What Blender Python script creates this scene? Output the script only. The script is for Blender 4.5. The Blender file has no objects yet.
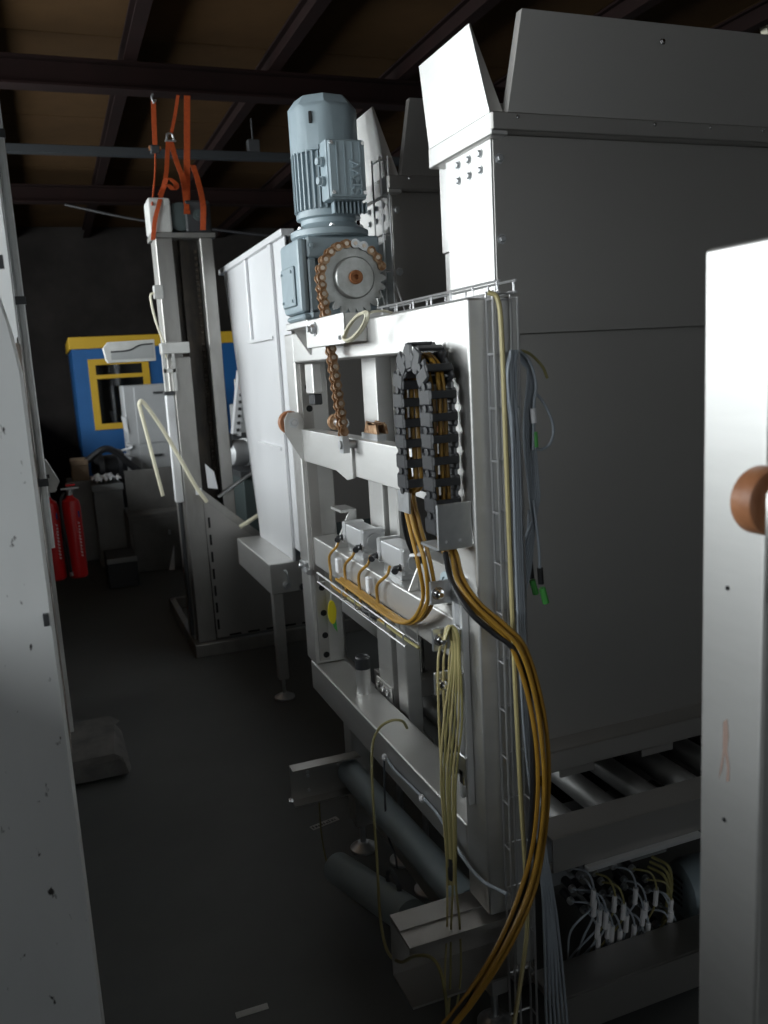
import bpy, bmesh, math, random
from mathutils import Vector, Matrix
random.seed(7)
S = bpy.context.scene
COL = S.collection

# ------------------------------------------------------------------ camera
F, CX, CY, CAMH = 850.0, 384.0, 512.0, 1.6
rl = math.radians(3.2)
vy = Vector((50 - CX, 383 - CY, F))
Dn = -F * F / ((50 - CX) * math.sin(rl) + (383 - CY) * math.cos(rl))
vz = -Vector((Dn * math.sin(rl), Dn * math.cos(rl), F))
AY, AZ = vy.normalized(), vz.normalized()
AX = AY.cross(AZ)
RW = Matrix((AX, AY, AZ))                       # camera frame (right, down, forward) -> world
CAM = Vector((0, 0, CAMH))
cd = bpy.data.cameras.new('camera')
cd.sensor_fit = 'VERTICAL'; cd.sensor_height = 17.3; cd.sensor_width = 12.98
cd.lens = F / 1024 * 17.3
cd.clip_start = 0.05; cd.clip_end = 60
cd.dof.use_dof = True; cd.dof.focus_distance = 2.25; cd.dof.aperture_fstop = 2.2
cam = bpy.data.objects.new('camera', cd); COL.objects.link(cam)
rot = RW @ Matrix(((1, 0, 0), (0, -1, 0), (0, 0, -1)))
cam.matrix_world = Matrix.Translation(CAM) @ rot.to_4x4()
S.camera = cam

# ------------------------------------------------------------------ light
w = bpy.data.worlds.new('sky'); S.world = w; w.use_nodes = True
w.node_tree.nodes['Background'].inputs[0].default_value = (0.90, 0.95, 1.0, 1)
w.node_tree.nodes['Background'].inputs[1].default_value = 1.5
def area(name, loc, rotd, sx, sy, power, col):
    l = bpy.data.lights.new(name, 'AREA'); l.shape = 'RECTANGLE'; l.size = sx; l.size_y = sy
    l.energy = power; l.color = col
    o = bpy.data.objects.new(name, l); COL.objects.link(o); o.location = loc
    o.rotation_euler = [math.radians(a) for a in rotd]
    return o
WIN = [(-0.6, 1.4), (1.9, 3.9), (4.4, 6.4), (6.9, 8.9)]     # window bays in the left wall (y ranges)
WZ = (1.5, 2.92)
for (y0, y1), pw in zip(WIN, (72, 125, 150, 70)):
    area('window_daylight', (-2.32, (y0 + y1) / 2, sum(WZ) / 2), (0, -90, 0), WZ[1] - WZ[0], y1 - y0, pw, (0.97, 0.985, 1.0))
area('front_fill_light', (1.2, -4.2, 1.75), (90, 0, 0), 2.4, 1.3, 17, (0.97, 0.985, 1.0))  # added fill from behind the camera, brightens the sides facing it
S.view_settings.view_transform = 'Standard'; S.view_settings.look = 'None'
S.view_settings.gamma = 1.0; S.view_settings.use_curve_mapping = False
S.view_settings.exposure = 0.0

# ------------------------------------------------------------------ helpers
def at(px, py, X=None, Y=None, Z=None):
    """point of the place seen at (px, py) on the plane X=, Y= or Z="""
    d = RW @ Vector((px - CX, py - CY, F))
    if X is not None: t = (X - CAM.x) / d.x
    elif Y is not None: t = (Y - CAM.y) / d.y
    else: t = (Z - CAM.z) / d.z
    return CAM + d * t

def cr(pts, n=8):
    """Catmull-Rom through pts"""
    P = [Vector(p) for p in pts]
    if len(P) < 3:
        return P
    Q = [P[0] * 2 - P[1]] + P + [P[-1] * 2 - P[-2]]
    out = []
    for i in range(1, len(Q) - 2):
        a, b, c, d = Q[i - 1], Q[i], Q[i + 1], Q[i + 2]
        for k in range(n):
            t = k / n
            out.append(0.5 * (2 * b + (c - a) * t + (2 * a - 5 * b + 4 * c - d) * t * t + (3 * b - a - 3 * c + d) * t ** 3))
    out.append(P[-1])
    return out

class MB:
    """collects shapes for ONE mesh object"""
    def __init__(s): s.bm = bmesh.new(); s.bev = False
    def box(s, x0, x1, y0, y1, z0, z1, bev=0.0, seg=1, M=None):
        r = bmesh.ops.create_cube(s.bm, size=1)
        vs = r['verts']
        for v in vs:
            v.co = Vector(((x0 + x1) / 2 + v.co.x * abs(x1 - x0), (y0 + y1) / 2 + v.co.y * abs(y1 - y0), (z0 + z1) / 2 + v.co.z * abs(z1 - z0)))
        if bev > 0:
            s.bev = True
            es = list({e for v in vs for e in v.link_edges})
            q = bmesh.ops.bevel(s.bm, geom=es, offset=bev, segments=seg, affect='EDGES', profile=0.5)
            vs = list({v for f in q['faces'] for v in f.verts} | {v for v in vs if v.is_valid})
        if M is not None:
            bmesh.ops.transform(s.bm, matrix=M, verts=[v for v in vs if v.is_valid])
        return s
    def tube(s, pts, r, n=8, cap=True):
        P = [Vector(p) for p in pts]
        N = len(P); rr = r if isinstance(r, (list, tuple)) else [r] * N
        t0 = (P[1] - P[0]).normalized()
        up = Vector((0, 0, 1)) if abs(t0.z) < 0.9 else Vector((1, 0, 0))
        u = t0.cross(up).normalized()
        rings = []
        for i in range(N):
            t = (P[min(i + 1, N - 1)] - P[max(i - 1, 0)])
            t = t.normalized() if t.length > 1e-9 else t0
            u = (u - t * u.dot(t))
            u = u.normalized() if u.length > 1e-6 else t.orthogonal().normalized()
            v = t.cross(u)
            rings.append([s.bm.verts.new(P[i] + (u * math.cos(2 * math.pi * k / n) + v * math.sin(2 * math.pi * k / n)) * rr[i]) for k in range(n)])
        for i in range(N - 1):
            for k in range(n):
                s.bm.faces.new((rings[i][k], rings[i][(k + 1) % n], rings[i + 1][(k + 1) % n], rings[i + 1][k]))
        if cap:
            s.bm.faces.new(rings[0][::-1]); s.bm.faces.new(rings[-1])
        return s
    def cyl(s, a, b, r, n=20, r2=None):
        return s.tube([a, b], [r, r if r2 is None else r2], n)
    def lathe(s, base, axis, prof, n=24, phase=0.0):
        """prof: (r, h) pairs along axis from base"""
        ax = Vector(axis).normalized(); u = ax.orthogonal().normalized() if abs(ax.z) < 0.9 else Vector((1, 0, 0)); v = ax.cross(u)
        b = Vector(base); rings = []
        for (r, h) in prof:
            if r < 1e-6: rings.append([s.bm.verts.new(b + ax * h)])
            else: rings.append([s.bm.verts.new(b + ax * h + (u * math.cos(2 * math.pi * k / n + phase) + v * math.sin(2 * math.pi * k / n + phase)) * r) for k in range(n)])
        for A, B in zip(rings, rings[1:]):
            for k in range(n):
                k2 = (k + 1) % n
                if len(A) == 1 and len(B) == 1: continue
                if len(A) == 1: s.bm.faces.new((A[0], B[k2], B[k]))
                elif len(B) == 1: s.bm.faces.new((A[k], A[k2], B[0]))
                else: s.bm.faces.new((A[k], A[k2], B[k2], B[k]))
        if len(rings[0]) > 1: s.bm.faces.new(rings[0][::-1])
        if len(rings[-1]) > 1: s.bm.faces.new(rings[-1])
        return s
    def prism(s, poly, d):
        """poly: 3D points of one face, d: extrusion vector"""
        d = Vector(d)
        a = [s.bm.verts.new(Vector(p)) for p in poly]; b = [s.bm.verts.new(Vector(p) + d) for p in poly]
        s.bm.faces.new(a[::-1]); s.bm.faces.new(b)
        for k in range(len(a)):
            s.bm.faces.new((a[k], a[(k + 1) % len(a)], b[(k + 1) % len(a)], b[k]))
        return s
    def wire(s, pts, r=0.002): return s.tube(pts, r, 6)
    def build(s, name, m, parent=None, smooth=35):
        bm = s.bm
        bmesh.ops.recalc_face_normals(bm, faces=bm.faces[:])
        me = bpy.data.meshes.new(name)
        lo = Vector([min(v.co[i] for v in bm.verts) for i in range(3)]); hi = Vector([max(v.co[i] for v in bm.verts) for i in range(3)])
        c = (lo + hi) / 2
        for v in bm.verts: v.co -= c
        bm.to_mesh(me); bm.free()
        for p in me.polygons: p.use_smooth = True
        me.set_sharp_from_angle(angle=math.radians(smooth))
        me.materials.append(M[m] if isinstance(m, str) else m)
        o = link(name, me, c, parent)
        if s.bev: o.modifiers.new('weighted_normal', 'WEIGHTED_NORMAL').keep_sharp = True
        return o
WPOS = {}
def link(name, me, c, parent=None):
    o = bpy.data.objects.new(name, me); COL.objects.link(o)
    WPOS[o.name] = c.copy()
    if parent is not None:
        o.parent = parent; o.location = c - WPOS[parent.name]
    else:
        o.location = c
    return o
def inst(name, src, c, parent, rotm=None):
    """shares the mesh of src at world point c"""
    o = link(name, src.data, Vector(c), parent)
    if rotm is not None: o.rotation_euler = rotm.to_euler()
    if src.modifiers: o.modifiers.new('weighted_normal', 'WEIGHTED_NORMAL').keep_sharp = True
    return o
def thing(name, loc, label, cat, group=None):
    o = bpy.data.objects.new(name, None); COL.objects.link(o); o.location = loc; o.empty_display_size = 0.05
    WPOS[o.name] = Vector(loc)
    return tag(o, label, cat, group)
def tag(o, label, cat, group=None, kind=None):
    o['label'] = label; o['category'] = cat
    if group: o['group'] = group
    if kind: o['kind'] = kind
    return o
def struct(o, label=None, cat=None):
    o['kind'] = 'structure'
    if label: o['label'] = label
    if cat: o['category'] = cat
    return o
def text_mesh(txt, size, ext, mtx, name, m, parent):
    cu = bpy.data.curves.new(name, 'FONT'); cu.body = txt; cu.size = size; cu.extrude = ext; cu.align_x = 'CENTER'; cu.align_y = 'CENTER'
    to = bpy.data.objects.new('tmp', cu); COL.objects.link(to)
    me = bpy.data.meshes.new_from_object(to.evaluated_get(bpy.context.evaluated_depsgraph_get()))
    bpy.data.objects.remove(to)
    c = mtx.translation.copy(); me.transform(Matrix.Translation(-c) @ mtx)
    me.materials.clear(); me.materials.append(M[m])
    return link(name, me, c, parent)

# ------------------------------------------------------------------ materials
M = {}
def mat(name, col, rough=0.5, metal=0.0, col2=None, scale=8.0, stretch=(1, 1, 1), bump=0.0, rvar=0.0, thr=(0.35, 0.7), detail=5.0, spec=None):
    m = bpy.data.materials.new(name); m.use_nodes = True; nt = m.node_tree; b = nt.nodes['Principled BSDF']
    b.inputs['Base Color'].default_value = (*col, 1); b.inputs['Roughness'].default_value = rough; b.inputs['Metallic'].default_value = metal
    if spec is not None: b.inputs['Specular IOR Level'].default_value = spec
    if col2 is not None or bump or rvar:
        tc = nt.nodes.new('ShaderNodeTexCoord'); mp = nt.nodes.new('ShaderNodeMapping'); no = nt.nodes.new('ShaderNodeTexNoise')
        mp.inputs['Scale'].default_value = stretch; no.inputs['Scale'].default_value = scale; no.inputs['Detail'].default_value = detail; no.inputs['Roughness'].default_value = 0.6
        nt.links.new(tc.outputs['Object'], mp.inputs['Vector']); nt.links.new(mp.outputs[0], no.inputs['Vector'])
        if col2 is not None:
            r = nt.nodes.new('ShaderNodeValToRGB'); r.color_ramp.elements[0].position, r.color_ramp.elements[1].position = thr
            r.color_ramp.elements[0].color = (*col, 1); r.color_ramp.elements[1].color = (*col2, 1)
            nt.links.new(no.outputs[0], r.inputs[0]); nt.links.new(r.outputs[0], b.inputs['Base Color'])
        if rvar:
            mr = nt.nodes.new('ShaderNodeMapRange'); mr.inputs['To Min'].default_value = rough - rvar; mr.inputs['To Max'].default_value = rough + rvar
            nt.links.new(no.outputs[0], mr.inputs[0]); nt.links.new(mr.outputs[0], b.inputs['Roughness'])
        if bump:
            bp = nt.nodes.new('ShaderNodeBump'); bp.inputs['Strength'].default_value = bump; bp.inputs['Distance'].default_value = 0.004
            nt.links.new(no.outputs[0], bp.inputs['Height']); nt.links.new(bp.outputs[0], b.inputs['Normal'])
    M[name] = m; return m
mat('steel', (0.72, 0.715, 0.70), 0.47, 1.0, (0.66, 0.655, 0.64), 3, (1, 1, 6), rvar=0.04)
mat('steel_h', (0.74, 0.735, 0.72), 0.47, 1.0, (0.68, 0.675, 0.66), 3, (1, 1, 6), rvar=0.04)
mat('steel_sheet', (0.51, 0.495, 0.475), 0.46, 1.0, (0.46, 0.445, 0.43), 1.2, (1, 1, 1.5), rvar=0.05, detail=2)
mat('roller_steel', (0.25, 0.25, 0.245), 0.55, 0.8)
mat('zinc', (0.72, 0.73, 0.74), 0.38, 1.0, (0.6, 0.62, 0.64), 30, rvar=0.08)
mat('wire', (0.62, 0.62, 0.63), 0.35, 0.75)
mat('scrape', (0.27, 0.19, 0.16), 0.6, 0.2)
mat('chain_pin', (0.74, 0.64, 0.54), 0.4, 0.7)
mat('cabinet_grey', (0.46, 0.47, 0.48), 0.45, 0.1, (0.40, 0.41, 0.42), 4)
mat('cabinet_dull', (0.20, 0.195, 0.185), 0.5, 0.2, (0.14, 0.135, 0.13), 5)
mat('chrome', (0.85, 0.85, 0.86), 0.2, 1.0)
mat('aluminium', (0.74, 0.75, 0.76), 0.42, 0.75)
mat('machine_blue', (0.30, 0.37, 0.405), 0.42, 0.0, (0.265, 0.33, 0.365), 20)
mat('rust', (0.27, 0.13, 0.055), 0.55, 0.5, (0.55, 0.38, 0.24), 70, thr=(0.4, 0.62))
mat('sprocket_steel', (0.52, 0.53, 0.52), 0.42, 0.85, (0.36, 0.36, 0.34), 25, rvar=0.1)
mat('rust_dark', (0.28, 0.10, 0.035), 0.7, 0.3, (0.42, 0.19, 0.08), 80)
mat('wheel_brown', (0.27, 0.105, 0.045), 0.45, 0.0, (0.38, 0.17, 0.08), 25)
mat('black_plastic', (0.028, 0.029, 0.032), 0.42)
mat('dark_hole', (0.008, 0.008, 0.008), 0.9)
mat('cable_yellow', (0.40, 0.22, 0.03), 0.42, 0.0, (0.32, 0.17, 0.02), 20)
mat('cable_black', (0.015, 0.015, 0.017), 0.45)
mat('cable_grey', (0.36, 0.40, 0.45), 0.45)
mat('cable_dark', (0.10, 0.115, 0.135), 0.5)
mat('hose_beige', (0.50, 0.43, 0.21), 0.4)
mat('hose_olive', (0.30, 0.27, 0.11), 0.4)
mat('cream', (0.72, 0.68, 0.52), 0.4)
mat('white_tag', (0.78, 0.78, 0.80), 0.5)
mat('green_tag', (0.10, 0.45, 0.10), 0.4)
mat('yellow_tag', (0.85, 0.72, 0.02), 0.4)
mat('strap_orange', (0.52, 0.085, 0.015), 0.7, 0.0, (0.38, 0.055, 0.012), 60)
mat('red_paint', (0.55, 0.012, 0.014), 0.3)
mat('label_blue', (0.03, 0.05, 0.25), 0.4)
mat('white_paint', (0.70, 0.71, 0.70), 0.5, 0.0, (0.56, 0.57, 0.56), 3, (4, 4, 0.5), rvar=0.08)
mat('pvc_grey', (0.37, 0.45, 0.49), 0.33, 0.0, (0.32, 0.395, 0.43), 10)
mat('white_hopper', (0.74, 0.745, 0.76), 0.42, 0.3)
mat('floor', (0.085, 0.090, 0.089), 0.6, 0.0, (0.13, 0.135, 0.132), 1.7, rvar=0.14, detail=10, thr=(0.35, 0.75), bump=0.03)
mat('concrete', (0.10, 0.10, 0.095), 0.85, 0.0, (0.19, 0.18, 0.17), 9, bump=0.5, detail=8)
mat('ceiling_board', (0.075, 0.042, 0.018), 0.9, 0.0, (0.045, 0.026, 0.012), 1.2, detail=8, spec=0.08)
mat('beam_red', (0.012, 0.0045, 0.004), 0.8, 0.0, (0.008, 0.0035, 0.003), 4, spec=0.15)
mat('conduit_grey', (0.03, 0.033, 0.036), 0.7, spec=0.2)
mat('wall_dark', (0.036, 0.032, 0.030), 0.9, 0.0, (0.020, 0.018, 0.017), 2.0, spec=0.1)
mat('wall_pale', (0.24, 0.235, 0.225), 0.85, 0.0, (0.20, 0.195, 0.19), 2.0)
mat('cabin_blue', (0.016, 0.105, 0.30), 0.4, 0.0, (0.012, 0.085, 0.25), 2)
mat('cabin_yellow', (0.55, 0.34, 0.02), 0.5)
mat('tower_steel', (0.44, 0.43, 0.41), 0.45, 0.85, (0.34, 0.33, 0.31), 5, (2, 2, 0.6), rvar=0.08)
mat('slot_dark', (0.035, 0.030, 0.026), 0.6, 0.2, (0.10, 0.078, 0.055), 14, (1, 1, 0.3), thr=(0.45, 0.75))  # near-black with brown streaks drawn out vertically
mat('grey_paint', (0.36, 0.37, 0.37), 0.5, 0.0, (0.30, 0.31, 0.31), 6)
mat('dirty_white', (0.58, 0.58, 0.56), 0.5, 0.0, (0.44, 0.44, 0.42), 8)
mat('cardboard', (0.32, 0.23, 0.15), 0.8)
mat('paper', (0.75, 0.76, 0.78), 0.8)
mat('dark_junk', (0.05, 0.052, 0.055), 0.5, 0.2)
mat('motor_green', (0.07, 0.09, 0.09), 0.5, 0.2)
mat('valve_body', (0.20, 0.21, 0.22), 0.5, 0.3)
def peeled():
    m = bpy.data.materials.new('peeled_paint'); m.use_nodes = True; nt = m.node_tree; b = nt.nodes['Principled BSDF']
    tc = nt.nodes.new('ShaderNodeTexCoord'); no = nt.nodes.new('ShaderNodeTexNoise'); no.inputs['Scale'].default_value = 9; no.inputs['Detail'].default_value = 9
    mp = nt.nodes.new('ShaderNodeMapping'); mp.inputs['Scale'].default_value = (1, 1, 0.35)
    nt.links.new(tc.outputs['Object'], mp.inputs['Vector']); nt.links.new(mp.outputs[0], no.inputs['Vector'])
    r = nt.nodes.new('ShaderNodeValToRGB'); e = r.color_ramp.elements
    e[0].position = 0.47; e[0].color = (0.10, 0.08, 0.065, 1); e[1].position = 0.56; e[1].color = (0.74, 0.73, 0.71, 1)
    x = e.new(0.51); x.color = (0.26, 0.17, 0.12, 1)
    nt.links.new(no.outputs[0], r.inputs[0]); nt.links.new(r.outputs[0], b.inputs['Base Color']); b.inputs['Roughness'].default_value = 0.7
    M['peeled_paint'] = m
peeled()
def speckled():
    """white paint with small chips and dirt specks"""
    m = bpy.data.materials.new('chipped_white'); m.use_nodes = True; nt = m.node_tree; b = nt.nodes['Principled BSDF']
    tc = nt.nodes.new('ShaderNodeTexCoord'); mp = nt.nodes.new('ShaderNodeMapping'); mp.inputs['Scale'].default_value = (1, 1, 0.45)
    no = nt.nodes.new('ShaderNodeTexNoise'); no.inputs['Scale'].default_value = 45; no.inputs['Detail'].default_value = 4
    n2 = nt.nodes.new('ShaderNodeTexNoise'); n2.inputs['Scale'].default_value = 3; n2.inputs['Detail'].default_value = 6
    nt.links.new(tc.outputs['Object'], mp.inputs['Vector']); nt.links.new(mp.outputs[0], no.inputs['Vector']); nt.links.new(mp.outputs[0], n2.inputs['Vector'])
    r = nt.nodes.new('ShaderNodeValToRGB'); e = r.color_ramp.elements
    e[0].position = 0.30; e[0].color = (0.06, 0.055, 0.05, 1); e[1].position = 0.34; e[1].color = (1, 1, 1, 1)
    r2 = nt.nodes.new('ShaderNodeValToRGB'); e = r2.color_ramp.elements
    e[0].position = 0.3; e[0].color = (0.62, 0.63, 0.63, 1); e[1].position = 0.7; e[1].color = (0.78, 0.79, 0.79, 1)
    mx = nt.nodes.new('ShaderNodeMix'); mx.data_type = 'RGBA'; mx.blend_type = 'MULTIPLY'; mx.inputs[0].default_value = 1
    nt.links.new(no.outputs[0], r.inputs[0]); nt.links.new(n2.outputs[0], r2.inputs[0]); nt.links.new(r.outputs[0], mx.inputs[6]); nt.links.new(r2.outputs[0], mx.inputs[7])
    nt.links.new(mx.outputs[2], b.inputs['Base Color']); b.inputs['Roughness'].default_value = 0.5
    M['chipped_white'] = m
speckled()
def glass(name, tint, refl):
    m = bpy.data.materials.new(name); m.use_nodes = True; nt = m.node_tree; nt.nodes.remove(nt.nodes['Principled BSDF'])
    t = nt.nodes.new('ShaderNodeBsdfTransparent'); t.inputs[0].default_value = (*tint, 1); g = nt.nodes.new('ShaderNodeBsdfGlossy'); g.inputs['Roughness'].default_value = 0.05
    x = nt.nodes.new('ShaderNodeMixShader'); x.inputs[0].default_value = refl
    nt.links.new(t.outputs[0], x.inputs[1]); nt.links.new(g.outputs[0], x.inputs[2]); nt.links.new(x.outputs[0], nt.nodes['Material Output'].inputs[0])
    M[name] = m
glass('window_glass', (0.95, 0.97, 0.97), 0.06)
glass('cabin_glass', (0.35, 0.40, 0.45), 0.12)

# ------------------------------------------------------------------ the hall
RX0, RX1, RY0, RY1, RZ = -2.2, 5.6, -4.0, 11.2, 3.42
struct(MB().box(RX0 - .3, RX1 + .3, RY0 - .3, RY1 + .3, -0.2, 0).build('floor', 'floor'))
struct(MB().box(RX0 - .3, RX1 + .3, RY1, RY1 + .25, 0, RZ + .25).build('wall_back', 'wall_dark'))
struct(MB().box(RX0 - .3, RX1 + .3, RY0 - .15, RY0, 0, 1.1).box(RX0 - .3, RX1 + .3, RY0 - .15, RY0, 2.4, RZ + .25).box(RX0 - .3, 0, RY0 - .15, RY0, 1.1, 2.4).box(2.4, RX1 + .3, RY0 - .15, RY0, 1.1, 2.4).build('wall_front', 'wall_pale'))
fr = MB()
for (a, b, c, d) in ((0, .06, 1.1, 2.4), (2.34, 2.4, 1.1, 2.4), (.06, 2.34, 1.1, 1.16), (.06, 2.34, 2.34, 2.4), (1.17, 1.23, 1.16, 2.34)): fr.box(a, b, RY0 - .10, RY0 - .04, c, d)
wf = struct(fr.build('window_5', 'white_paint'))  # unseen window added only to house the front fill light
for (a, b) in ((.06, 1.17), (1.23, 2.34)): MB().box(a, b, RY0 - .075, RY0 - .069, 1.16, 2.34).build('pane', 'window_glass', wf)
struct(MB().box(RX1, RX1 + .25, RY0, RY1, 0, RZ + .25).build('wall_right', 'wall_pale'))
wl = MB()
wl.box(RX0 - .2, RX0, RY0, RY1, 0, WZ[0]); wl.box(RX0 - .2, RX0, RY0, RY1, WZ[1], RZ + .25)
ys = [RY0] + [v for ab in WIN for v in ab] + [RY1]
for k in range(0, len(ys), 2): wl.box(RX0 - .2, RX0, ys[k], ys[k + 1], WZ[0], WZ[1])
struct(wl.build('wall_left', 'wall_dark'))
struct(MB().box(-.46, -.37, RY0 + .01, RY1 - .01, 0, 1.27, .004).build('wall_light_blocker', 'wall_dark'))  # added low wall out of view; keeps window light off the lower machine parts
for k, (y0, y1) in enumerate(WIN):
    fr = MB()
    for (a, b, c, d) in ((y0, y0 + .06, WZ[0], WZ[1]), (y1 - .06, y1, WZ[0], WZ[1]), (y0 + .06, y1 - .06, WZ[0], WZ[0] + .06), (y0 + .06, y1 - .06, WZ[1] - .06, WZ[1]), ((y0 + y1) / 2 - .025, (y0 + y1) / 2 + .025, WZ[0] + .06, WZ[1] - .06)):
        fr.box(RX0 - .10, RX0 - .04, a, b, c, d)
    wf = struct(fr.build('window_%d' % (k + 1), 'white_paint'))
    for (a, b) in ((y0 + .06, (y0 + y1) / 2 - .025), ((y0 + y1) / 2 + .025, y1 - .06)):
        MB().box(RX0 - .075, RX0 - .069, a, b, WZ[0] + .06, WZ[1] - .06).build('pane', 'window_glass', wf)
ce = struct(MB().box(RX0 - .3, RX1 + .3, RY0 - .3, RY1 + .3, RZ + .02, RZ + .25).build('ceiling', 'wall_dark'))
PUR = [-1.8 + .8 * k for k in range(10)]
RAF = [(-0.9), (2.15), (5.15), (8.3)]
pan = None
for xa, xb in zip([RX0] + PUR, PUR + [RX1]):
    for ya in [RY0 + 1.52 * k for k in range(10)]:
        if xb - xa < .1: continue
        MB().box(xa + .006, xb - .006, ya + .006, ya + 1.514, RZ, RZ + .02).build('panel', 'ceiling_board', ce)
for i, x in enumerate(PUR):
    o = MB().box(x - .035, x + .035, RY0, RY1, RZ - .034, RZ - .022).box(x - .006, x + .006, RY0, RY1, RZ - .115, RZ - .034).box(x - .035, x + .035, RY0, RY1, RZ - .125, RZ - .115).build('purlin', 'beam_red')
    tag(o, 'dark red steel purlin running lengthwise under the ceiling, number %d counted from the window wall' % (i + 1), 'beam', 'ceiling purlins')
for i, y in enumerate(RAF):
    o = MB().box(RX0, RX1, y - .06, y + .06, RZ - .137, RZ - .125).box(RX0, RX1, y - .006, y + .006, RZ - .258, RZ - .137).box(RX0, RX1, y - .06, y + .06, RZ - .27, RZ - .258).build('rafter', 'beam_red')
    tag(o, ['dark crossbeam under the ceiling behind the camera', 'dark crossbeam under the ceiling above the near hopper', 'dark crossbeam under the ceiling from which the orange straps hang', 'dark crossbeam under the ceiling far back above the blue cabin'][i], 'beam', 'ceiling crossbeams')
o = MB().box(RX0, RX1, 5.98, 6.05, 3.02, 3.07, .004).build('conduit', 'conduit_grey'); tag(o, 'slim grey cable duct hanging level between the two far crossbeams', 'duct')
t = thing('junction_box', (1.47, 6.0, 3.07), 'small dark box fixed on top of the slim grey ceiling duct', 'box')
MB().box(1.43, 1.51, 5.98, 6.04, 3.07, 3.15, .004).build('body', 'dark_junk', t); MB().cyl((1.47, 6.01, 3.15), (1.47, 6.01, 3.29), .006).build('stem', 'dark_junk', t)
o = MB().tube(cr([(0.3, 8.3, 3.14), (0.9, 8.1, 2.98), (1.6, 7.9, 2.86), (2.3, 7.7, 2.75)]), .012).build('hanging_cable', 'cable_black'); tag(o, 'black cable sagging below the farthest dark crossbeam', 'cable')

# --- near white column and far peeled column on the left
t = thing('white_column', (-.2, 1.6, 0), 'large white painted column with chipped paint at the left edge, nearest the camera', 'column')
MB().prism([(-.36, 1.5, 0), (-.044, 1.5, 0), (-.044, 1.5, 1.62), (-.054, 1.5, 1.70), (-.075, 1.5, 1.80), (-.11, 1.5, 1.95), (-.36, 1.5, 1.95)], (0, .22, 0)).build('casing', 'chipped_white', t)
for z in (1.72, 2.3): MB().box(-.055, -.046, 1.487, 1.499, z - .52, z - .50).build('clip', 'dark_junk', t)
t = thing('steel_column', (-.2, 3.65, 0), 'peeled steel column with a thin white edge strip standing on a concrete footing', 'column')
MB().box(-.30, -.088, 3.45, 3.80, 0, 1.75).build('web', 'peeled_paint', t)
MB().box(-.30, -.090, 3.45, 3.80, 1.751, 3.3).build('upper_web', 'chipped_white', t)
MB().box(-.088, -.074, 3.78, 3.81, 0, 3.3).build('edge_strip', 'white_paint', t)
MB().cyl((-.068, 3.60, .95), (-.068, 3.60, 3.3), .014, 10).build('pipe', 'white_paint', t)
for z in (1.2, 1.9, 2.5): MB().box(-.088, -.05, 3.585, 3.615, z, z + .03).build('pipe_clip', 'dark_junk', t)
f = MB().box(-.32, .12, 3.42, 3.86, 0, .10, .03, 2); 
for v in f.bm.verts: v.co += Vector((random.uniform(-.02, .02), random.uniform(-.02, .02), random.uniform(-.015, .015) if v.co.z > .03 else 0))
o = f.build('footing', 'concrete'); tag(o, 'rough broken concrete footing at the base of the peeled column', 'footing')
t = thing('wall_switch_box', (-.05, 3.75, 1.2), 'pale grey box with a sloping top fixed to the peeled column', 'box')
MB().prism([(-.086, 3.70, 1.16), (-.03, 3.70, 1.16), (-.01, 3.70, 1.20), (-.05, 3.70, 1.29), (-.086, 3.70, 1.31)], (0, .07, 0)).build('body', 'dirty_white', t)
MB().box(-.07, -.045, 3.695, 3.70, 1.22, 1.235).build('slot', 'dark_junk', t)

# --- extinguishers on a short post
t = thing('wall_bracket', (-.15, 5.74, .55), 'dark steel bracket on the added light-blocking wall carrying the red fire extinguishers', 'bracket')
MB().box(-.3695, .07, 5.725, 5.745, .60, .75, .004).build('arm', 'dark_junk', t)
def extinguisher(x, label):
    t = thing('fire_extinguisher', (x, 5.66, .37), label, 'fire extinguisher', 'red fire extinguishers on the post')
    MB().lathe((x, 5.66, .37), (0, 0, 1), [(.045, 0), (.057, .012), (.057, .46), (.05, .495), (.025, .515), (.02, .53)], 20).build('cylinder', 'red_paint', t)
    h = MB().cyl((x, 5.66, .90), (x, 5.66, .935), .018, 12).box(x - .05, x + .06, 5.65, 5.67, .935, .947, .003).build('valve', 'zinc', t)
    MB().box(x - .02, x + .04, 5.652, 5.668, .955, .967, .003).build('lever', 'red_paint', h)
    MB().tube(cr([(x - .03, 5.64, .92), (x - .06, 5.60, .85), (x - .05, 5.595, .6), (x - .045, 5.6, .42)]), .009, 8).build('hose', 'black_plastic', t)
    MB().cyl((x - .045, 5.6, .42), (x - .043, 5.6, .395), .012, 10).build('nozzle', 'zinc', t)
    MB().box(x + .015, x + .046, 5.616, 5.623, .76, .80, M=Matrix.Identity(4)).build('badge', 'label_blue', t)
    g = MB(); rr = random.Random(3)
    for k in range(11):
        z = .72 - k * .021
        g.box(x + .022 + rr.uniform(0, .004), x + .040, 5.6125, 5.6145, z, z + rr.uniform(.005, .011))
        g.box(x + .020, x + .026 + rr.uniform(0, .01), 5.6105, 5.6125, z + .009, z + .014)
    g.build('lettering', 'white_tag', t)
extinguisher(.035, 'red fire extinguisher with a blue badge and white lettering, right one of the pair')
extinguisher(-.095, 'red fire extinguisher half hidden by the peeled column, left one of the pair')

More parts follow.
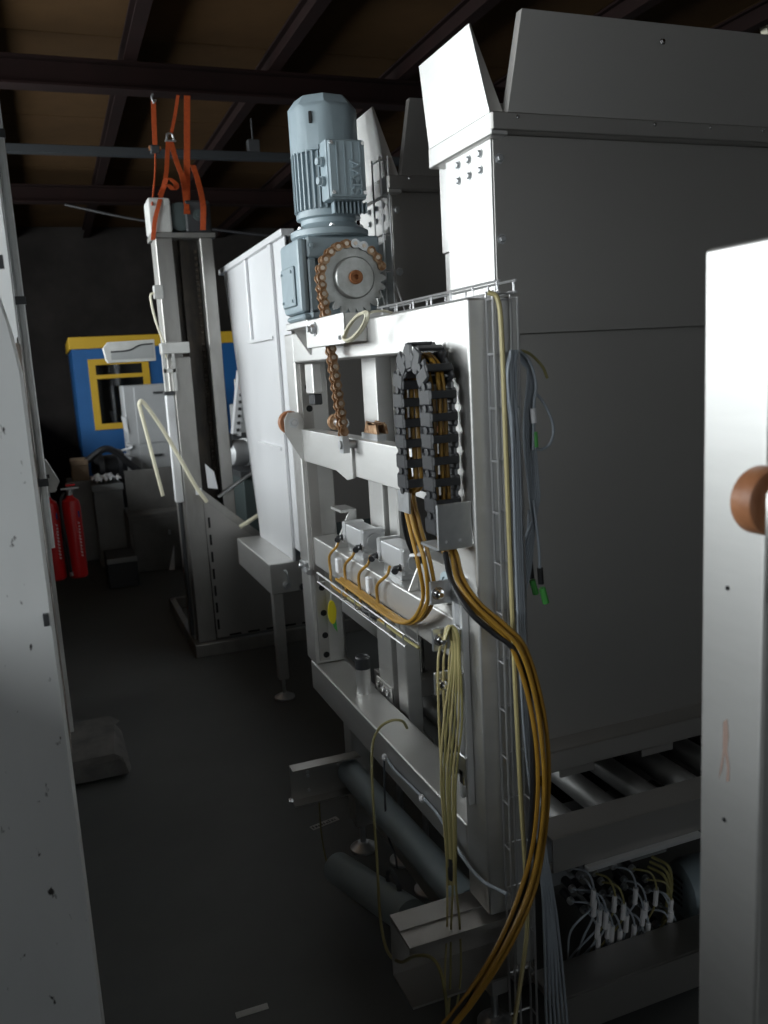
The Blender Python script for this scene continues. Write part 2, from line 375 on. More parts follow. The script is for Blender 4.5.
# ------------------------------------------------------------------ lift frames
FX0, FX1 = .75, .86
BOLT = None
def bolt(parent, p, ax, r=.010, m='zinc', name='bolt'):
    """hex head with washer, axis ax pointing out of the surface"""
    return MB().lathe(p, ax, [(r * 1.5, 0), (r * 1.5, r * .25), (r, r * .25), (r, r * .95), (r * .8, r * 1.1)], 6).build(name, m, parent)
def foot(parent, x, y, top, r=.045):
    f = MB().lathe((x, y, 0), (0, 0, 1), [(r, 0), (r, .008), (r * .5, .022), (.018, .026)], 18).build('foot_pad', 'zinc', parent)
    MB().cyl((x, y, .024), (x, y, top), .009, 10).build('foot_spindle', 'zinc', f)
def lift_frame(dy, label, near=True):
    t = thing('lifting_portal', (.8, 2.15 + dy, 0), label, 'machine frame', 'stainless lift frames')
    B = .006
    MB().box(FX0, FX1, 2.735 + dy, 2.84 + dy, .585, 1.715, B, 3).build('post', 'steel', t)
    MB().box(FX0, FX1, 1.478 + dy, 1.576 + dy, .42, 1.715, B, 3).build('post', 'steel', t)
    MB().box(FX0, FX1, 1.570 + dy, 2.741 + dy, 1.62, 1.715, B, 3).build('top_beam', 'steel', t)
    MB().box(FX0, FX1, 1.577 + dy, 2.80 + dy, .48, .584, B, 3).build('lower_beam', 'steel', t)
    return t
f1 = lift_frame(0, 'stainless portal lift frame in the middle carrying the blue gear motor')
MB().box(.77, .855, 1.578, 2.733, .94, 1.04, .006, 3).build('middle_beam', 'steel', f1)
# legs and feet below the far end and near end
MB().box(.775, .84, 2.47, 2.54, .10, .479, .004).build('leg', 'steel', f1)
foot(f1, .807, 2.505, .10)
MB().box(.812, .86, 1.61, 1.67, .10, .479, .004).build('leg', 'steel', f1)
foot(f1, .836, 1.64, .10)
# stub pipe with black cap on the lower beam
sp = MB().lathe((.815, 2.42, .584), (0, 0, 1), [(.026, 0), (.024, .01), (.023, .08)], 18).build('stub_pipe', 'steel', f1)
MB().lathe((.815, 2.42, .664), (0, 0, 1), [(.024, 0), (.024, .035), (.020, .04), (.018, .036)], 18).build('cap', 'black_plastic', sp)
# inner plate with round holes on the far post
pl = MB().box(.765, .80, 2.722, 2.734, .60, 1.615).build('hole_plate', 'steel_sheet', f1)
for z in (1.54, 1.47, 0.86, 0.77, 0.69, 0.62): MB().cyl((.787, 2.7215, z), (.787, 2.7205, z), .011, 14).build('hole', 'dark_hole', pl)
# far-post side clamp
g = MB().box(.735, .749, 2.74, 2.80, .92, .95, .003).cyl((.74, 2.735, .925), (.74, 2.70, .925), .01, 10).build('side_clamp', 'zinc', f1)
bolt(g, (.735, 2.77, .935), (-1, 0, 0), .009)
# guide block and small roller inside the far post
MB().box(.768, .80, 2.60, 2.68, 1.52, 1.615, .003).build('guide_block', 'steel', f1)
MB().box(.772, .80, 2.61, 2.67, 1.485, 1.519, .003).build('rubber_stop', 'black_plastic', f1)
# motor bracket plate on the beam front
mp_ = MB().box(.688, .694, 2.03, 2.36, 1.655, 1.732, .002).box(.694, .749, 2.03, 2.036, 1.66, 1.73).box(.694, .749, 2.354, 2.36, 1.66, 1.73).build('chain_guard_plate', 'steel', f1)
bolt(mp_, (.688, 2.27, 1.705), (-1, 0, 0), .013); 
MB().cyl((.687, 2.27, 1.705), (.665, 2.27, 1.705), .008, 12).build('stud', 'zinc', mp_)
bolt(mp_, (.688, 2.06, 1.672), (-1, 0, 0), .005)
MB().prism([(.70, 2.54, 1.716), (.749, 2.54, 1.716), (.749, 2.54, 1.64)], (0, -.012, 0)).build('gusset', 'steel', f1)
MB().box(.685, .90, 2.335, 2.56, 1.7155, 1.735, .002).box(.752, .90, 2.10, 2.335, 1.7155, 1.735, .002).build('motor_base_plate', 'steel', f1)
# profile rail with bolted brackets on the near post
rl_ = MB().box(.735, .749, 1.525, 1.536, .66, 1.16).box(.735, .749, 1.558, 1.570, .66, 1.16).box(.745, .749, 1.536, 1.558, .66, 1.16).build('profile_rail', 'aluminium', f1)
BRK = [at(452, 592, Y=1.55).z, at(446, 640, Y=1.55).z, at(448, 684, Y=1.55).z, at(458, 766, Y=1.55).z]
for k, z in enumerate(BRK):
    lo, hi = (.682, .734) if k < 3 else (.706, .734)
    b = MB().box(lo, hi, 1.560, 1.566, z - .025, z + .025, .002).box(.728, .734, 1.522, 1.560, z - .022, z + .028, .002).build('bracket', 'zinc', rl_)
    if k < 3: MB().lathe((lo + .016, 1.5595, z), (0, -1, 0), [(.014, 0), (.014, .003), (.010, .003), (.010, .013), (.005, .016), (.005, .021)], 12).build('bracket_bolt', 'chrome', f1)
MB().box(.728, .7345, 1.535, 1.556, .70, .735, .002).build('sliding_nut', 'chrome', f1)
# carrier end plate
ep = MB().box(.672, .7485, 1.488, 1.493, 1.232, 1.325, .002).build('carrier_plate', 'zinc', f1)
for x in (.692, .722): bolt(ep, (x, 1.488, 1.248), (0, -1, 0), .004)
MB().box(.6725, .7485, 1.4935, 1.575, 1.232, 1.237).build('carrier_shelf', 'zinc', f1)
f2 = lift_frame(-1.993, 'stainless portal lift frame cut off by the right edge, closest to the camera')
for z in (1.305, .995, .655, .40): MB().cyl((.7497, .80, z), (.7485, .80, z), .003, 10).build('rivet_hole', 'dark_hole', f2)

MB().prism([at(x, y, X=.7495) for x, y in ((723, 722), (727, 719), (728.5, 735), (727, 750), (729.5, 768), (729, 781), (726, 782), (727, 768), (724.5, 752), (722, 770), (718.5, 779), (722.5, 752))], (.0004, 0, 0)).build('scrape_mark', 'scrape', f2)
# ------------------------------------------------------------------ carriages
def carriage(dy, near_end, label):
    t = thing('lift_carriage', (.77, 2.2 + dy, 1.30), label, 'lift carriage', 'lift carriages')
    MB().box(.745, .795, near_end + dy, 2.683 + dy, 1.303, 1.407, .003, 2).build('crossbeam', 'steel_h', t)
    e = MB().prism([(.690, 2.690 + dy, 1.395), (.690, 2.690 + dy, 1.442), (.704, 2.690 + dy, 1.463), (.736, 2.690 + dy, 1.463), (.752, 2.690 + dy, 1.442), (.752, 2.690 + dy, 1.303), (.742, 2.690 + dy, 1.303)], (0, -.006, 0)).build('end_plate', 'steel', t)
    bolt(e, (.720, 2.684 + dy, 1.43), (0, -1, 0), .012)
    w_ = MB().lathe((.716, 2.733 + dy, 1.43), (0, -1, 0), [(.024, 0), (.036, .002), (.038, .006), (.038, .026), (.036, .030), (.024, .032)], 28).build('guide_wheel', 'wheel_brown', t)
    MB().cyl((.716, 2.701 + dy, 1.43), (.716, 2.6905 + dy, 1.43), .013, 6).build('hub', 'zinc', w_)
    return t
ex_y = at(343, 436, X=.712).y
c1 = carriage(0, 1.70, 'stainless lift carriage beam hanging from the rusty drive chain')
MB().prism([(.737, 2.34, 1.405), (.737, 2.17, 1.405), (.737, 2.17, 1.300), (.737, 2.22, 1.290), (.737, 2.34, 1.312)], (.0075, 0, 0)).build('chain_plate', 'steel_h', c1)
MB().cyl((.70, ex_y, 1.395), (.744, ex_y, 1.395), .012, 12).build('chain_pin', 'zinc', c1)
p = MB().prism([(.738, 1.60, 1.30), (.738, 1.76, 1.305), (.738, 1.76, 1.405), (.738, 1.67, 1.455), (.738, 1.615, 1.455), (.738, 1.60, 1.44)], (.006, 0, 0)).build('end_plate', 'steel', c1)
MB().lathe((.751, 1.64, 1.425), (1, 0, 0), [(.03, 0), (.04, .004), (.04, .026), (.03, .03)], 24).build('guide_wheel', 'wheel_brown', c1)
MB().lathe((.80, 2.50, 1.435), (0, -1, 0), [(.016, 0), (.025, .003), (.025, .026), (.016, .03)], 18).build('guide_roller', 'rust', c1)
MB().cyl((.80, 2.47, 1.435), (.80, 2.40, 1.435), .014, 12).build('roller_shaft', 'zinc', c1)
MB().box(.765, .79, 2.04, 2.16, 1.4075, 1.4235).build('bracket_base', 'zinc', c1)
bb = MB().prism([(.765, 2.14, 1.424), (.765, 2.04, 1.424), (.765, 2.05, 1.448), (.765, 2.12, 1.455)], (.006, 0, 0)).prism([(.79, 2.14, 1.424), (.79, 2.04, 1.424), (.79, 2.05, 1.448), (.79, 2.12, 1.455)], (.006, 0, 0)).box(.765, .796, 2.06, 2.11, 1.446, 1.452).build('rusty_bracket', 'rust', c1)
c2 = carriage(-2.007, 1.2, 'stainless lift carriage end with brown wheel at the right edge')

# ------------------------------------------------------------------ gear motor
gx, gy = .796, 2.42
gm = thing('gear_motor', (gx, gy, 1.735), 'light blue vertical gear motor with a big chain sprocket on the frame', 'gear motor')
gb = MB()
gb.box(.672, .70, 2.335, 2.525, 1.755, 1.955, .012, 2)
gb.box(.70, .91, 2.365, 2.525, 1.745, 1.96, .006, 2)
gb.box(.70, .915, 2.335, 2.366, 1.9, 1.96, .006).box(.70, .725, 2.335, 2.366, 1.75, 1.9, .004).box(.70, .915, 2.335, 2.366, 1.736, 1.765, .006).box(.725, .79, 2.345, 2.366, 1.84, 1.855)
gb.box(.678, .91, 2.34, 2.52, 1.7355, 1.752, .006)
gbo = gb.build('gearbox', 'machine_blue', gm)
cov = MB().box(.664, .6715, 2.37, 2.50, 1.775, 1.885, .003).build('side_cover', 'machine_blue', gbo)
for (y, z) in ((2.385, 1.79), (2.485, 1.79), (2.385, 1.87), (2.485, 1.87)): bolt(gbo, (.664, y, z), (-1, 0, 0), .004, 'machine_blue', 'cover_bolt')
bolt(gbo, (.712, 2.335, 1.935), (0, -1, 0), .007, 'machine_blue', 'plug')
MB().lathe((gx, gy, 1.96), (0, 0, 1), [(.105, 0), (.112, .005), (.112, .02), (.092, .03), (.08, .04), (.08, .052), (.092, .056), (.092, .068)], 28).build('flange', 'machine_blue', gm)
for k in range(6):
    a = k * math.pi / 3 + .3
    bolt(gm, (gx + .098 * math.cos(a), gy + .098 * math.sin(a), 1.985), (0, 0, 1), .006, 'zinc', 'flange_bolt')
st = MB().lathe((gx, gy, 2.028), (0, 0, 1), [(.086, 0), (.086, .17)], 32)
for k in range(36):
    a = 2 * math.pi * k / 36
    st.box(.083, .096, -.0022, .0022, 2.035, 2.19, M=Matrix.Translation((gx, gy, 0)) @ Matrix.Rotation(a, 4, 'Z'))
st.build('stator_housing', 'machine_blue', gm)
fc = MB().lathe((gx, gy, 2.185), (0, 0, 1), [(.098, 0), (.101, .004), (.101, .112), (.096, .125), (.076, .150), (.06, .155), (0, .157)], 8, math.pi / 8 + .15).build('fan_cover', 'machine_blue', gm, 20)
bm_ = bmesh.new(); bm_.from_mesh(fc.data)
bmesh.ops.bevel(bm_, geom=[e for e in bm_.edges if abs((e.verts[0].co - e.verts[1].co).z) > .05], offset=.022, segments=3, affect='EDGES', profile=.5); bm_.to_mesh(fc.data); bm_.free()
for p_ in fc.data.polygons: p_.use_smooth = True
MB().box(-.004, .004, -.0985, -.0945, 2.255, 2.285, M=Matrix.Translation((gx, gy, 0)) @ Matrix.Rotation(math.radians(-38), 4, 'Z')).build('slot', 'dark_hole', fc)
MB().box(-.012, .012, -.106, -.094, 2.185, 2.197, M=Matrix.Translation((gx, gy, 0)) @ Matrix.Rotation(math.radians(-33), 4, 'Z')).build('cover_screw', 'machine_blue', fc)
tb = MB().box(.752, .862, 2.275, 2.335, 2.045, 2.20, .006, 2).build('terminal_box', 'machine_blue', gm)
lid = MB().box(.756, .858, 2.263, 2.2745, 2.05, 2.195, .003)
for x in (.776, .798, .820, .842): lid.box(x, x + .003, 2.260, 2.2635, 2.055, 2.19)
lid.build('lid', 'machine_blue', tb)
for (x, z) in ((.763, 2.06), (.851, 2.06), (.763, 2.186), (.851, 2.186)): MB().cyl((x, 2.263, z), (x, 2.257, z), .005, 10).build('lid_screw', 'chrome', tb)
text_mesh('SEW', .046, .004, Matrix.Translation((.831, 2.2605, 2.098)) @ Matrix.Rotation(math.radians(90), 4, 'X') @ Matrix.Rotation(math.radians(90), 4, 'Z'), 'lettering', 'machine_blue', tb)
for z in (2.095, 2.145): MB().lathe((.752, 2.30, z), (-1, -.2, 0), [(.013, 0), (.013, .012), (.010, .014), (.010, .022)], 8).build('gland', 'machine_blue', tb)
for k in range(9): MB().box(.775 + k * .0115, .7785 + k * .0115, 2.30, 2.325, 2.015, 2.044).build('fin', 'machine_blue', gm)
# sprocket
SXc, SZc, SY, SR = .808, 1.838, 2.285, .092
sk = MB(); NT = 23; prof = []
for k in range(NT * 4):
    a = 2 * math.pi * k / (NT * 4); r = SR + (.009, .003, -.010, .003)[k % 4]
    prof.append((SXc + r * math.cos(a), SY - .005, SZc + r * math.sin(a)))
sk.prism(prof, (0, .011, 0))
sko = sk.build('sprocket', 'sprocket_steel', gm)
MB().lathe((SXc, SY - .005, SZc), (0, -1, 0), [(.056, 0), (.056, .022), (.053, .025), (.030, .025), (.030, .0245)], 32).build('sprocket_hub', 'sprocket_steel', sko)
MB().lathe((SXc, SY - .030, SZc), (0, -1, 0), [(.019, 0), (.019, .008), (.017, .010), (.007, .010), (.005, .002), (0, .002)], 20).build('shaft_end', 'rust_dark', sko)
MB().cyl((SXc, SY + .006, SZc), (SXc, 2.364, SZc), .03, 20).build('shaft', 'zinc', sko)

# ------------------------------------------------------------------ drive chain
dc = thing('drive_chain', (.72, 2.2, 1.40), 'rusty roller chain running over the sprocket down to the carriage', 'chain')
ex = at(343, 436, X=.712)
path = []
for k in range(0, 26):
    a = math.radians(20 + (180 - 20) * k / 25); path.append(Vector((SXc + SR * math.cos(a), SY, SZc + SR * math.sin(a))))
A0 = path[-1]
for k in range(1, 41): path.append(A0.lerp(Vector((.715, ex.y, ex.z - .01)), k / 40))
L = [0]
for a, b in zip(path, path[1:]): L.append(L[-1] + (b - a).length)
def pos(s):
    for i in range(len(L) - 1):
        if L[i + 1] >= s: return path[i].lerp(path[i + 1], (s - L[i]) / (L[i + 1] - L[i]))
    return path[-1]
PT = .0254
def link_mesh(off, m, nm):
    g = MB()
    for sy in (-1, 1):
        y = sy * off
        pts = []
        for k in range(9):
            a = -math.pi / 2 + math.pi * k / 8; pts.append((PT / 2 + .0125 * math.cos(a), y - .0015, .0125 * math.sin(a)))
        pts.append((0, y - .0015, .0075))
        for k in range(9):
            a = math.pi / 2 + math.pi * k / 8; pts.append((-PT / 2 + .0125 * math.cos(a), y - .0015, .0125 * math.sin(a)))
        pts.append((0, y - .0015, -.0075))
        g.prism(pts, (0, .003, 0))
    g.pin = len(g.bm.faces)
    if off > .012:
        for x in (-PT / 2, PT / 2): g.cyl((x, -off - .004, 0), (x, off + .004, 0), .0058, 10)
    else:
        for x in (-PT / 2, PT / 2): g.cyl((x, -off, 0), (x, off, 0), .0078, 8)
    return g
protos = {}
n = int(L[-1] / PT)
for k in range(n):
    a, b = pos(k * PT), pos((k + 1) * PT)
    x = (b - a).normalized(); y = Vector((0, 1, 0)); y = (y - x * y.dot(x)).normalized(); z = x.cross(y)
    R = Matrix((x, y, z)).transposed()
    mname = 'zinc' if k in (2, 3) else 'rust'
    key = (k % 2, mname)
    c = (a + b) / 2
    if key not in protos:
        g = link_mesh(.0145 if k % 2 else .0105, None, '')
        pin = g.pin; o = g.build('link', mname, dc); o.data.materials.append(M['chain_pin'])
        for pp in o.data.polygons:
            if pp.index >= pin: pp.material_index = 1
        o.location = c - WPOS[dc.name]; o.rotation_euler = R.to_euler(); protos[key] = o
    else:
        inst('link', protos[key], c, dc, R)
MB().prism([(.705, ex.y - .018, ex.z - .045), (.705, ex.y + .015, ex.z - .045), (.705, ex.y + .014, ex.z), (.705, ex.y - .014, ex.z)], (.018, 0, 0)).build('end_shackle', 'zinc', dc)

# ------------------------------------------------------------------ cable carrier (energy chain)
ec = thing('cable_carrier', (.70, 1.595, 1.22), 'black plastic cable carrier looped upside down beside the near post', 'cable carrier')
EX0, EX1, YC, ZC, RM = .674, .734, 1.597, 1.545, .070
ep_ = []
for k in range(31): ep_.append(Vector((.704, YC - RM, 1.262 + (ZC - 1.262) * k / 30)))
for k in range(1, 25):
    a = math.pi * k / 24; ep_.append(Vector((.704, YC - RM * math.cos(a), ZC + RM * math.sin(a))))
for k in range(1, 25): ep_.append(Vector((.704, YC + RM, ZC - (ZC - 1.325) * k / 24)))
EL = [0]
for a, b in zip(ep_, ep_[1:]): EL.append(EL[-1] + (b - a).length)
def epos(s):
    for i in range(len(EL) - 1):
        if EL[i + 1] >= s: return ep_[i].lerp(ep_[i + 1], (s - EL[i]) / (EL[i + 1] - EL[i]))
    return ep_[-1]
EP = .0425; n = int(EL[-1] / EP); proto = None
def link_proto():
    g = MB(); h = .026; w2 = (EX1 - EX0) / 2      # local: x along chain, y across, z thickness
    for s_ in (-1, 1):
        y = s_ * (w2 - .0035)
        g.box(-.021, .013, y - .0035, y + .0035, -h, h, .004)
        g.box(.008, .0255, y - s_ * .003 - .003, y - s_ * .003 + .003, -h * .85, h * .85, .003)
        g.cyl((.016, y - .004, 0), (.016, y + .004, 0), .008, 10)
    g.box(-.009, .009, -w2 + .002, w2 - .002, h - .004, h + .003, .0015)
    g.box(-.008, .008, -w2 + .002, w2 - .002, -h - .003, -h + .004, .0015)
    return g
for k in range(n):
    a, b = epos(k * EP), epos((k + 1) * EP)
    x = (b - a).normalized(); y = Vector((1, 0, 0)); z = x.cross(y)
    R = Matrix((x, y, z)).transposed(); c = (a + b) / 2
    if proto is None:
        proto = link_proto().build('link', 'black_plastic', ec); proto.location = c - WPOS[ec.name]; proto.rotation_euler = R.to_euler()
    else:
        inst('link', proto, c, ec, R)
MB().box(.676, .680, YC + RM - .03, YC + RM + .03, 1.285, 1.33).build('end_bracket', 'zinc', ec)
# cables running inside the carrier and out at both ends
def bundle(base, offs, r, m, name, labels, cat, group, amp=0.004):
    for i, (dx, dy) in enumerate(offs):
        rr = random.Random(i * 13 + len(base))
        P = [Vector(p) + Vector((dx, dy, 0)) + (Vector((rr.uniform(-amp, amp), rr.uniform(-amp, amp), 0)) if 0 < j < len(base) - 1 else Vector((0, 0, 0))) for j, p in enumerate(base)]
        o = MB().tube(cr(P), r, 8).build(name, m[i] if isinstance(m, list) else m)
        tag(o, labels[i] if isinstance(labels, list) else labels, cat, group)
lower = [at(451, 556, Y=1.505), at(457, 580, Y=1.49), at(474, 604, Y=1.445), at(498, 625, Y=1.415), at(518, 647, Y=1.40), at(533, 690, Y=1.39), at(541, 740, Y=1.38), at(543, 790, Y=1.375), at(538, 845, Y=1.37), at(526, 895, Y=1.36), at(502, 948, Y=1.33), at(470, 998, Y=1.29), at(445, 1030, Y=1.26), at(420, 1070, Y=1.22)]
upper = [Vector((.704, YC + RM, 1.34))] + [Vector((.704, YC + RM, z)) for z in (1.42, 1.50)] + [Vector((.704, YC - RM * math.cos(a), ZC + RM * math.sin(a))) for a in (math.radians(150), math.radians(120), math.radians(90), math.radians(60), math.radians(30))] + [Vector((.704, YC - RM, z)) for z in (1.52, 1.44, 1.36, 1.29, 1.24)]
tail = [at(426, 615, X=.735), at(428, 590, X=.715), at(423, 560, X=.70), at(414, 525, X=.70), at(408, 495, X=.70)]
tray_run = [at(340, 579, X=.745), at(362, 595, X=.745), at(384, 611, X=.745), at(402, 622, X=.742), at(416, 620, X=.738), at(425, 607, X=.73)]
bundle(tray_run + tail[1:] + upper + lower, [(-.010, .005), (-.002, -.008), (.006, .006), (.012, -.004)], .0046, 'cable_yellow', 'power_cable', 'amber power cable looping through the black cable carrier down to the floor', 'cable', 'amber cables in the carrier', .002)
bundle([at(405, 500, X=.705), at(408, 530, X=.72), at(415, 552, X=.74), at(424, 563, X=.76)], [(0, 0), (-.006, .004)], .005, 'cable_black', 'black_cable', 'short black cable leaving the bottom of the carrier behind the amber cables', 'cable', 'black carrier tail cables', .001)
bundle([at(445, 552, Y=1.50), at(452, 582, Y=1.49), at(470, 612, Y=1.43), at(494, 633, Y=1.415), at(514, 650, Y=1.405), at(528, 692, Y=1.40), at(533, 760, Y=1.39), at(530, 850, Y=1.385), at(518, 910, Y=1.365), at(492, 960, Y=1.33), at(460, 1010, Y=1.28), at(430, 1050, Y=1.23)], [(0, 0)], .006, 'cable_black', 'black_cable', 'black cable running from the carrier plate diagonally across the near post', 'cable', None, .001)
tie = MB().lathe((.702, at(420, 556, X=.702).y, at(420, 556, X=.702).z), (0, .2, 1), [(.021, 0), (.023, .002), (.023, .005), (.021, .007)], 16).build('cable_tie', 'white_tag'); tag(tie, 'pale cable tie around the amber cables above the cylinder tray', 'cable tie')

# ------------------------------------------------------------------ pneumatic cylinders on the middle beam
def cyl_unit(y0, label):
    t = thing('pneumatic_cylinder', (.82, y0 - .09, 1.04), label, 'pneumatic cylinder', 'pneumatic cylinders on the middle beam')
    MB().box(.785, .853, y0 - .02, y0, 1.066, 1.134, .004).build('rear_cap', 'aluminium', t)
    MB().box(.789, .849, y0 - .17, y0 - .021, 1.070, 1.130, .006, 2).build('barrel', 'aluminium', t)
    fc_ = MB().box(.783, .855, y0 - .19, y0 - .171, 1.064, 1.136, .004).build('front_cap', 'aluminium', t)
    MB().cyl((.82, y0 - .1905, 1.10), (.82, y0 - .20, 1.10), .024, 18).build('rod_seal', 'zinc', fc_)
    for (x, z) in ((.791, 1.072), (.847, 1.072), (.791, 1.128), (.847, 1.128)): MB().cyl((x, y0 - .1905, z), (x, y0 - .194, z), .005, 8).build('cap_screw', 'zinc', fc_)
    MB().box(.80, .84, y0 - .14, y0 - .01, 1.0405, 1.066).build('mount', 'zinc', t)
    for y in (y0 - .012, y0 - .18):
        g = MB().cyl((.785, y, 1.085), (.770, y, 1.085), .008, 8).cyl((.770, y, 1.085), (.760, y - .012, 1.08), .009, 8).build('fitting', 'black_plastic', t)
        MB().cyl((.786, y, 1.085), (.781, y, 1.085), .011, 8).build('collar', 'chrome', g)
cyl_unit(2.45, 'aluminium pneumatic cylinder on the middle beam, the left one below the chain')
cyl_unit(2.15, 'aluminium pneumatic cylinder on the middle beam, the right one next to the amber cables')
t = thing('cylinder_bracket', (.81, 2.5, 1.04), 'slanted steel bracket plate at the far end of the cylinders', 'bracket')
MB().prism([(.772, 2.50, 1.0405), (.85, 2.50, 1.0405), (.85, 2.50, 1.155), (.83, 2.50, 1.16)], (0, -.006, 0)).build('plate', 'steel', t); MB().box(.80, .85, 2.495, 2.60, 1.15, 1.158).build('top_tab', 'steel', t)
t = thing('cylinder_bracket', (.81, 1.9, 1.04), 'slanted steel bracket plate at the near end of the cylinders', 'bracket')
MB().prism([(.772, 1.905, 1.0405), (.85, 1.905, 1.0405), (.85, 1.905, 1.155), (.83, 1.905, 1.16)], (0, -.006, 0)).build('plate', 'steel', t)
MB().box(.80, .85, 1.74, 1.899, 1.0405, 1.135, .003).build('block', 'steel', t)
o = MB().lathe((.80, 1.70, 1.10), (-1, 0, 0), [(.03, 0), (.032, .004), (.032, .018), (.02, .02), (.02, .016), (0, .016)], 22).build('bumper', 'pvc_grey', t)
# wire tray in front of the middle beam
wt = thing('cable_tray', (.74, 2.2, .93), 'narrow bent-wire cable tray in front of the middle beam', 'cable tray')
for (x, z) in ((.728, .955), (.765, .925), (.728, .925)):
    MB().wire([(x, 2.56, z), (x, 1.83, z)], .0028).build('rail', 'wire', wt)
for k in range(7):
    y = 2.55 - k * .118; MB().wire([(.728, y, .955), (.728, y, .925), (.766, y, .925), (.766, y, .965)], .0024).build('rung', 'wire', wt)
for (pa, pb, lab) in (((.772, 2.44, 1.08), 0, 'thin amber air hose from the left cylinder into the wire tray'), ((.772, 2.29, 1.08), 1, 'thin amber air hose from the right end of the left cylinder into the tray'), ((.772, 2.165, 1.08), 2, 'thin amber air hose curling from the right cylinder into the tray'), ((.772, 2.02, 1.08), 3, 'thin amber air hose from the right end of the right cylinder into the tray')):
    y = pa[1]
    o = MB().tube(cr([pa, (.758, y - .01, 1.06), (.752, y + .05, 1.02), (.752, y + .05, .97), (.745, y + .02, .935), (.745, y - .12, .931)]), .0042, 8).build('air_hose', 'cable_yellow'); tag(o, lab, 'hose', 'amber cylinder hoses')
for y, lab in ((2.36, 'small white hose sleeve at the far end of the tray'), (2.09, 'small white hose sleeve at the middle of the tray')):
    o = MB().box(.744, .760, y + .03, y + .055, .985, 1.03, .003).build('hose_sleeve', 'white_tag'); tag(o, lab, 'sleeve', 'white hose sleeves')
o = MB().tube(cr([(.735, 2.14, .935), (.742, 2.07, .942), (.748, 2.05, .935), (.74, 2.12, .93), (.738, 2.16, .94)]), .007, 8).build('cable_knot', 'cable_black'); tag(o, 'black knotted cable end lying in the small wire tray', 'cable')
o = MB().tube(cr([(.742, 2.30, .933), (.745, 2.1, .932), (.742, 1.9, .932), (.742, 1.78, .935)]), .004, 8).build('air_hose', 'hose_olive'); tag(o, 'thin olive hose lying lengthwise in the small wire tray', 'hose')
# hanging yellow-green tags
t = thing('safety_tag', (.768, 2.62, .80), 'yellow oval tag with a green tip hanging below the middle beam', 'tag')
q = at(332, 612, Y=2.68)
MB().lathe((q.x, q.y, q.z), (0, -1, 0), [(.024, 0), (.024, .003)], 18).build('disc', 'yellow_tag', t)
for ch in t.children: ch.scale = (.62, 1, 1.75)
MB().prism([(q.x - .004, q.y + .004, q.z - .02), (q.x + .014, q.y + .004, q.z - .03), (q.x + .016, q.y + .004, q.z - .075), (q.x + .004, q.y + .004, q.z - .055)], (0, .003, 0)).build('tip', 'green_tag', t)
MB().wire([(q.x, q.y, q.z + .04), (q.x, q.y, .945)], .0015).build('string', 'white_tag', t)

# ------------------------------------------------------------------ wire trays on post, top beam, far hopper
vt = thing('cable_tray', (.83, 1.455, .3), 'tall wire cable tray running down the near post', 'cable tray')
for (x, y, z1) in ((.788, 1.472, 1.725), (.788, 1.446, 1.725), (.814, 1.472, 1.73), (.840, 1.472, 1.725), (.840, 1.446, 1.712)):
    MB().wire([(x, y, .06), (x, y, z1)], .0026).build('rail', 'wire', vt)
for k in range(17):
    z = 1.71 - k * .1025; MB().wire([(.788, 1.444, z), (.788, 1.474, z), (.840, 1.474, z), (.840, 1.444, z)], .0024).build('rung', 'wire', vt)
ht = thing('cable_tray', (.84, 1.9, 1.72), 'wire cable tray lying along the top beam of the frame', 'cable tray')
for (x, z) in ((.80, 1.721), (.80, 1.742), (.835, 1.721), (.835, 1.742)): MB().wire([(x, 1.44, z), (x, 2.11 if z < 1.73 else 2.08, z)], .0026).build('rail', 'wire', ht)
for k in range(7): y = 1.45 + k * .1; MB().wire([(.80, y, 1.742), (.80, y, 1.7185), (.835, y, 1.7185), (.835, y, 1.742)], .0024).build('rung', 'wire', ht)
ft = thing('cable_tray', (.93, 2.33, 1.76), 'upright wire cable tray in front of the far hopper', 'cable tray')
for (x, y) in ((.922, 2.38), (.945, 2.318), (.922, 2.318)): MB().wire([(x, y, 1.74), (x, y, 2.17)], .0026).build('rail', 'wire', ft)
for k in range(5): z = 1.76 + k * .1; MB().wire([(.922, 2.38, z), (.922, 2.318, z), (.945, 2.318, z)], .0024).build('rung', 'wire', ft)
MB().wire([(.905, 2.35, 1.85), (.87, 2.20, 1.755)], .0024).build('strut', 'wire', ft)
MB().wire([(.945, 2.322, 1.85), (.87, 2.06, 1.725)], .0024).build('strut', 'wire', ft)

# --- hoses and cables down the post
P = [at(372, 322, X=.80), at(440, 300, Y=1.60), at(488, 292, Y=1.45), at(498, 300, Y=1.44), at(502, 340, Y=1.43), at(506, 450, Y=1.425), at(511, 580, Y=1.425), at(516, 700, Y=1.425), at(521, 800, Y=1.425), at(526, 880, Y=1.42), at(527, 930, Y=1.42), at(520, 985, Y=1.40), at(511, 1040, Y=1.37), at(500, 1090, Y=1.33)]
o = MB().tube(cr(P[2:]), .0048, 8).build('air_hose', 'hose_beige'); tag(o, 'long straight beige hose running down the outside of the tall tray', 'hose')
for i in range(8):
    rr = random.Random(i); x0 = 508 + (i % 4) * 2.0; y_ = 1.445 + (i // 4) * .014
    pts = [at(x0 + 3, 350, Y=y_), at(x0 + rr.uniform(-3, 4), 380, Y=y_), at(x0 + 5, 450, Y=y_), at(x0 + 8, 560, Y=y_), at(x0 + 13, 680, Y=y_), at(x0 + 20, 770, Y=y_), at(x0 + 30, 840, Y=1.43), at(x0 + 36 + i, 920, Y=1.43), at(x0 + 38 + 2 * i, 1010, Y=1.43), at(x0 + 42 + 2 * i, 1060, Y=1.43)]
    o = MB().tube(cr(pts), .0032, 8).build('signal_cable', 'cable_grey'); tag(o, 'grey signal cable in the bundle running down inside the tall wire tray', 'cable', 'grey cables in the tall tray')
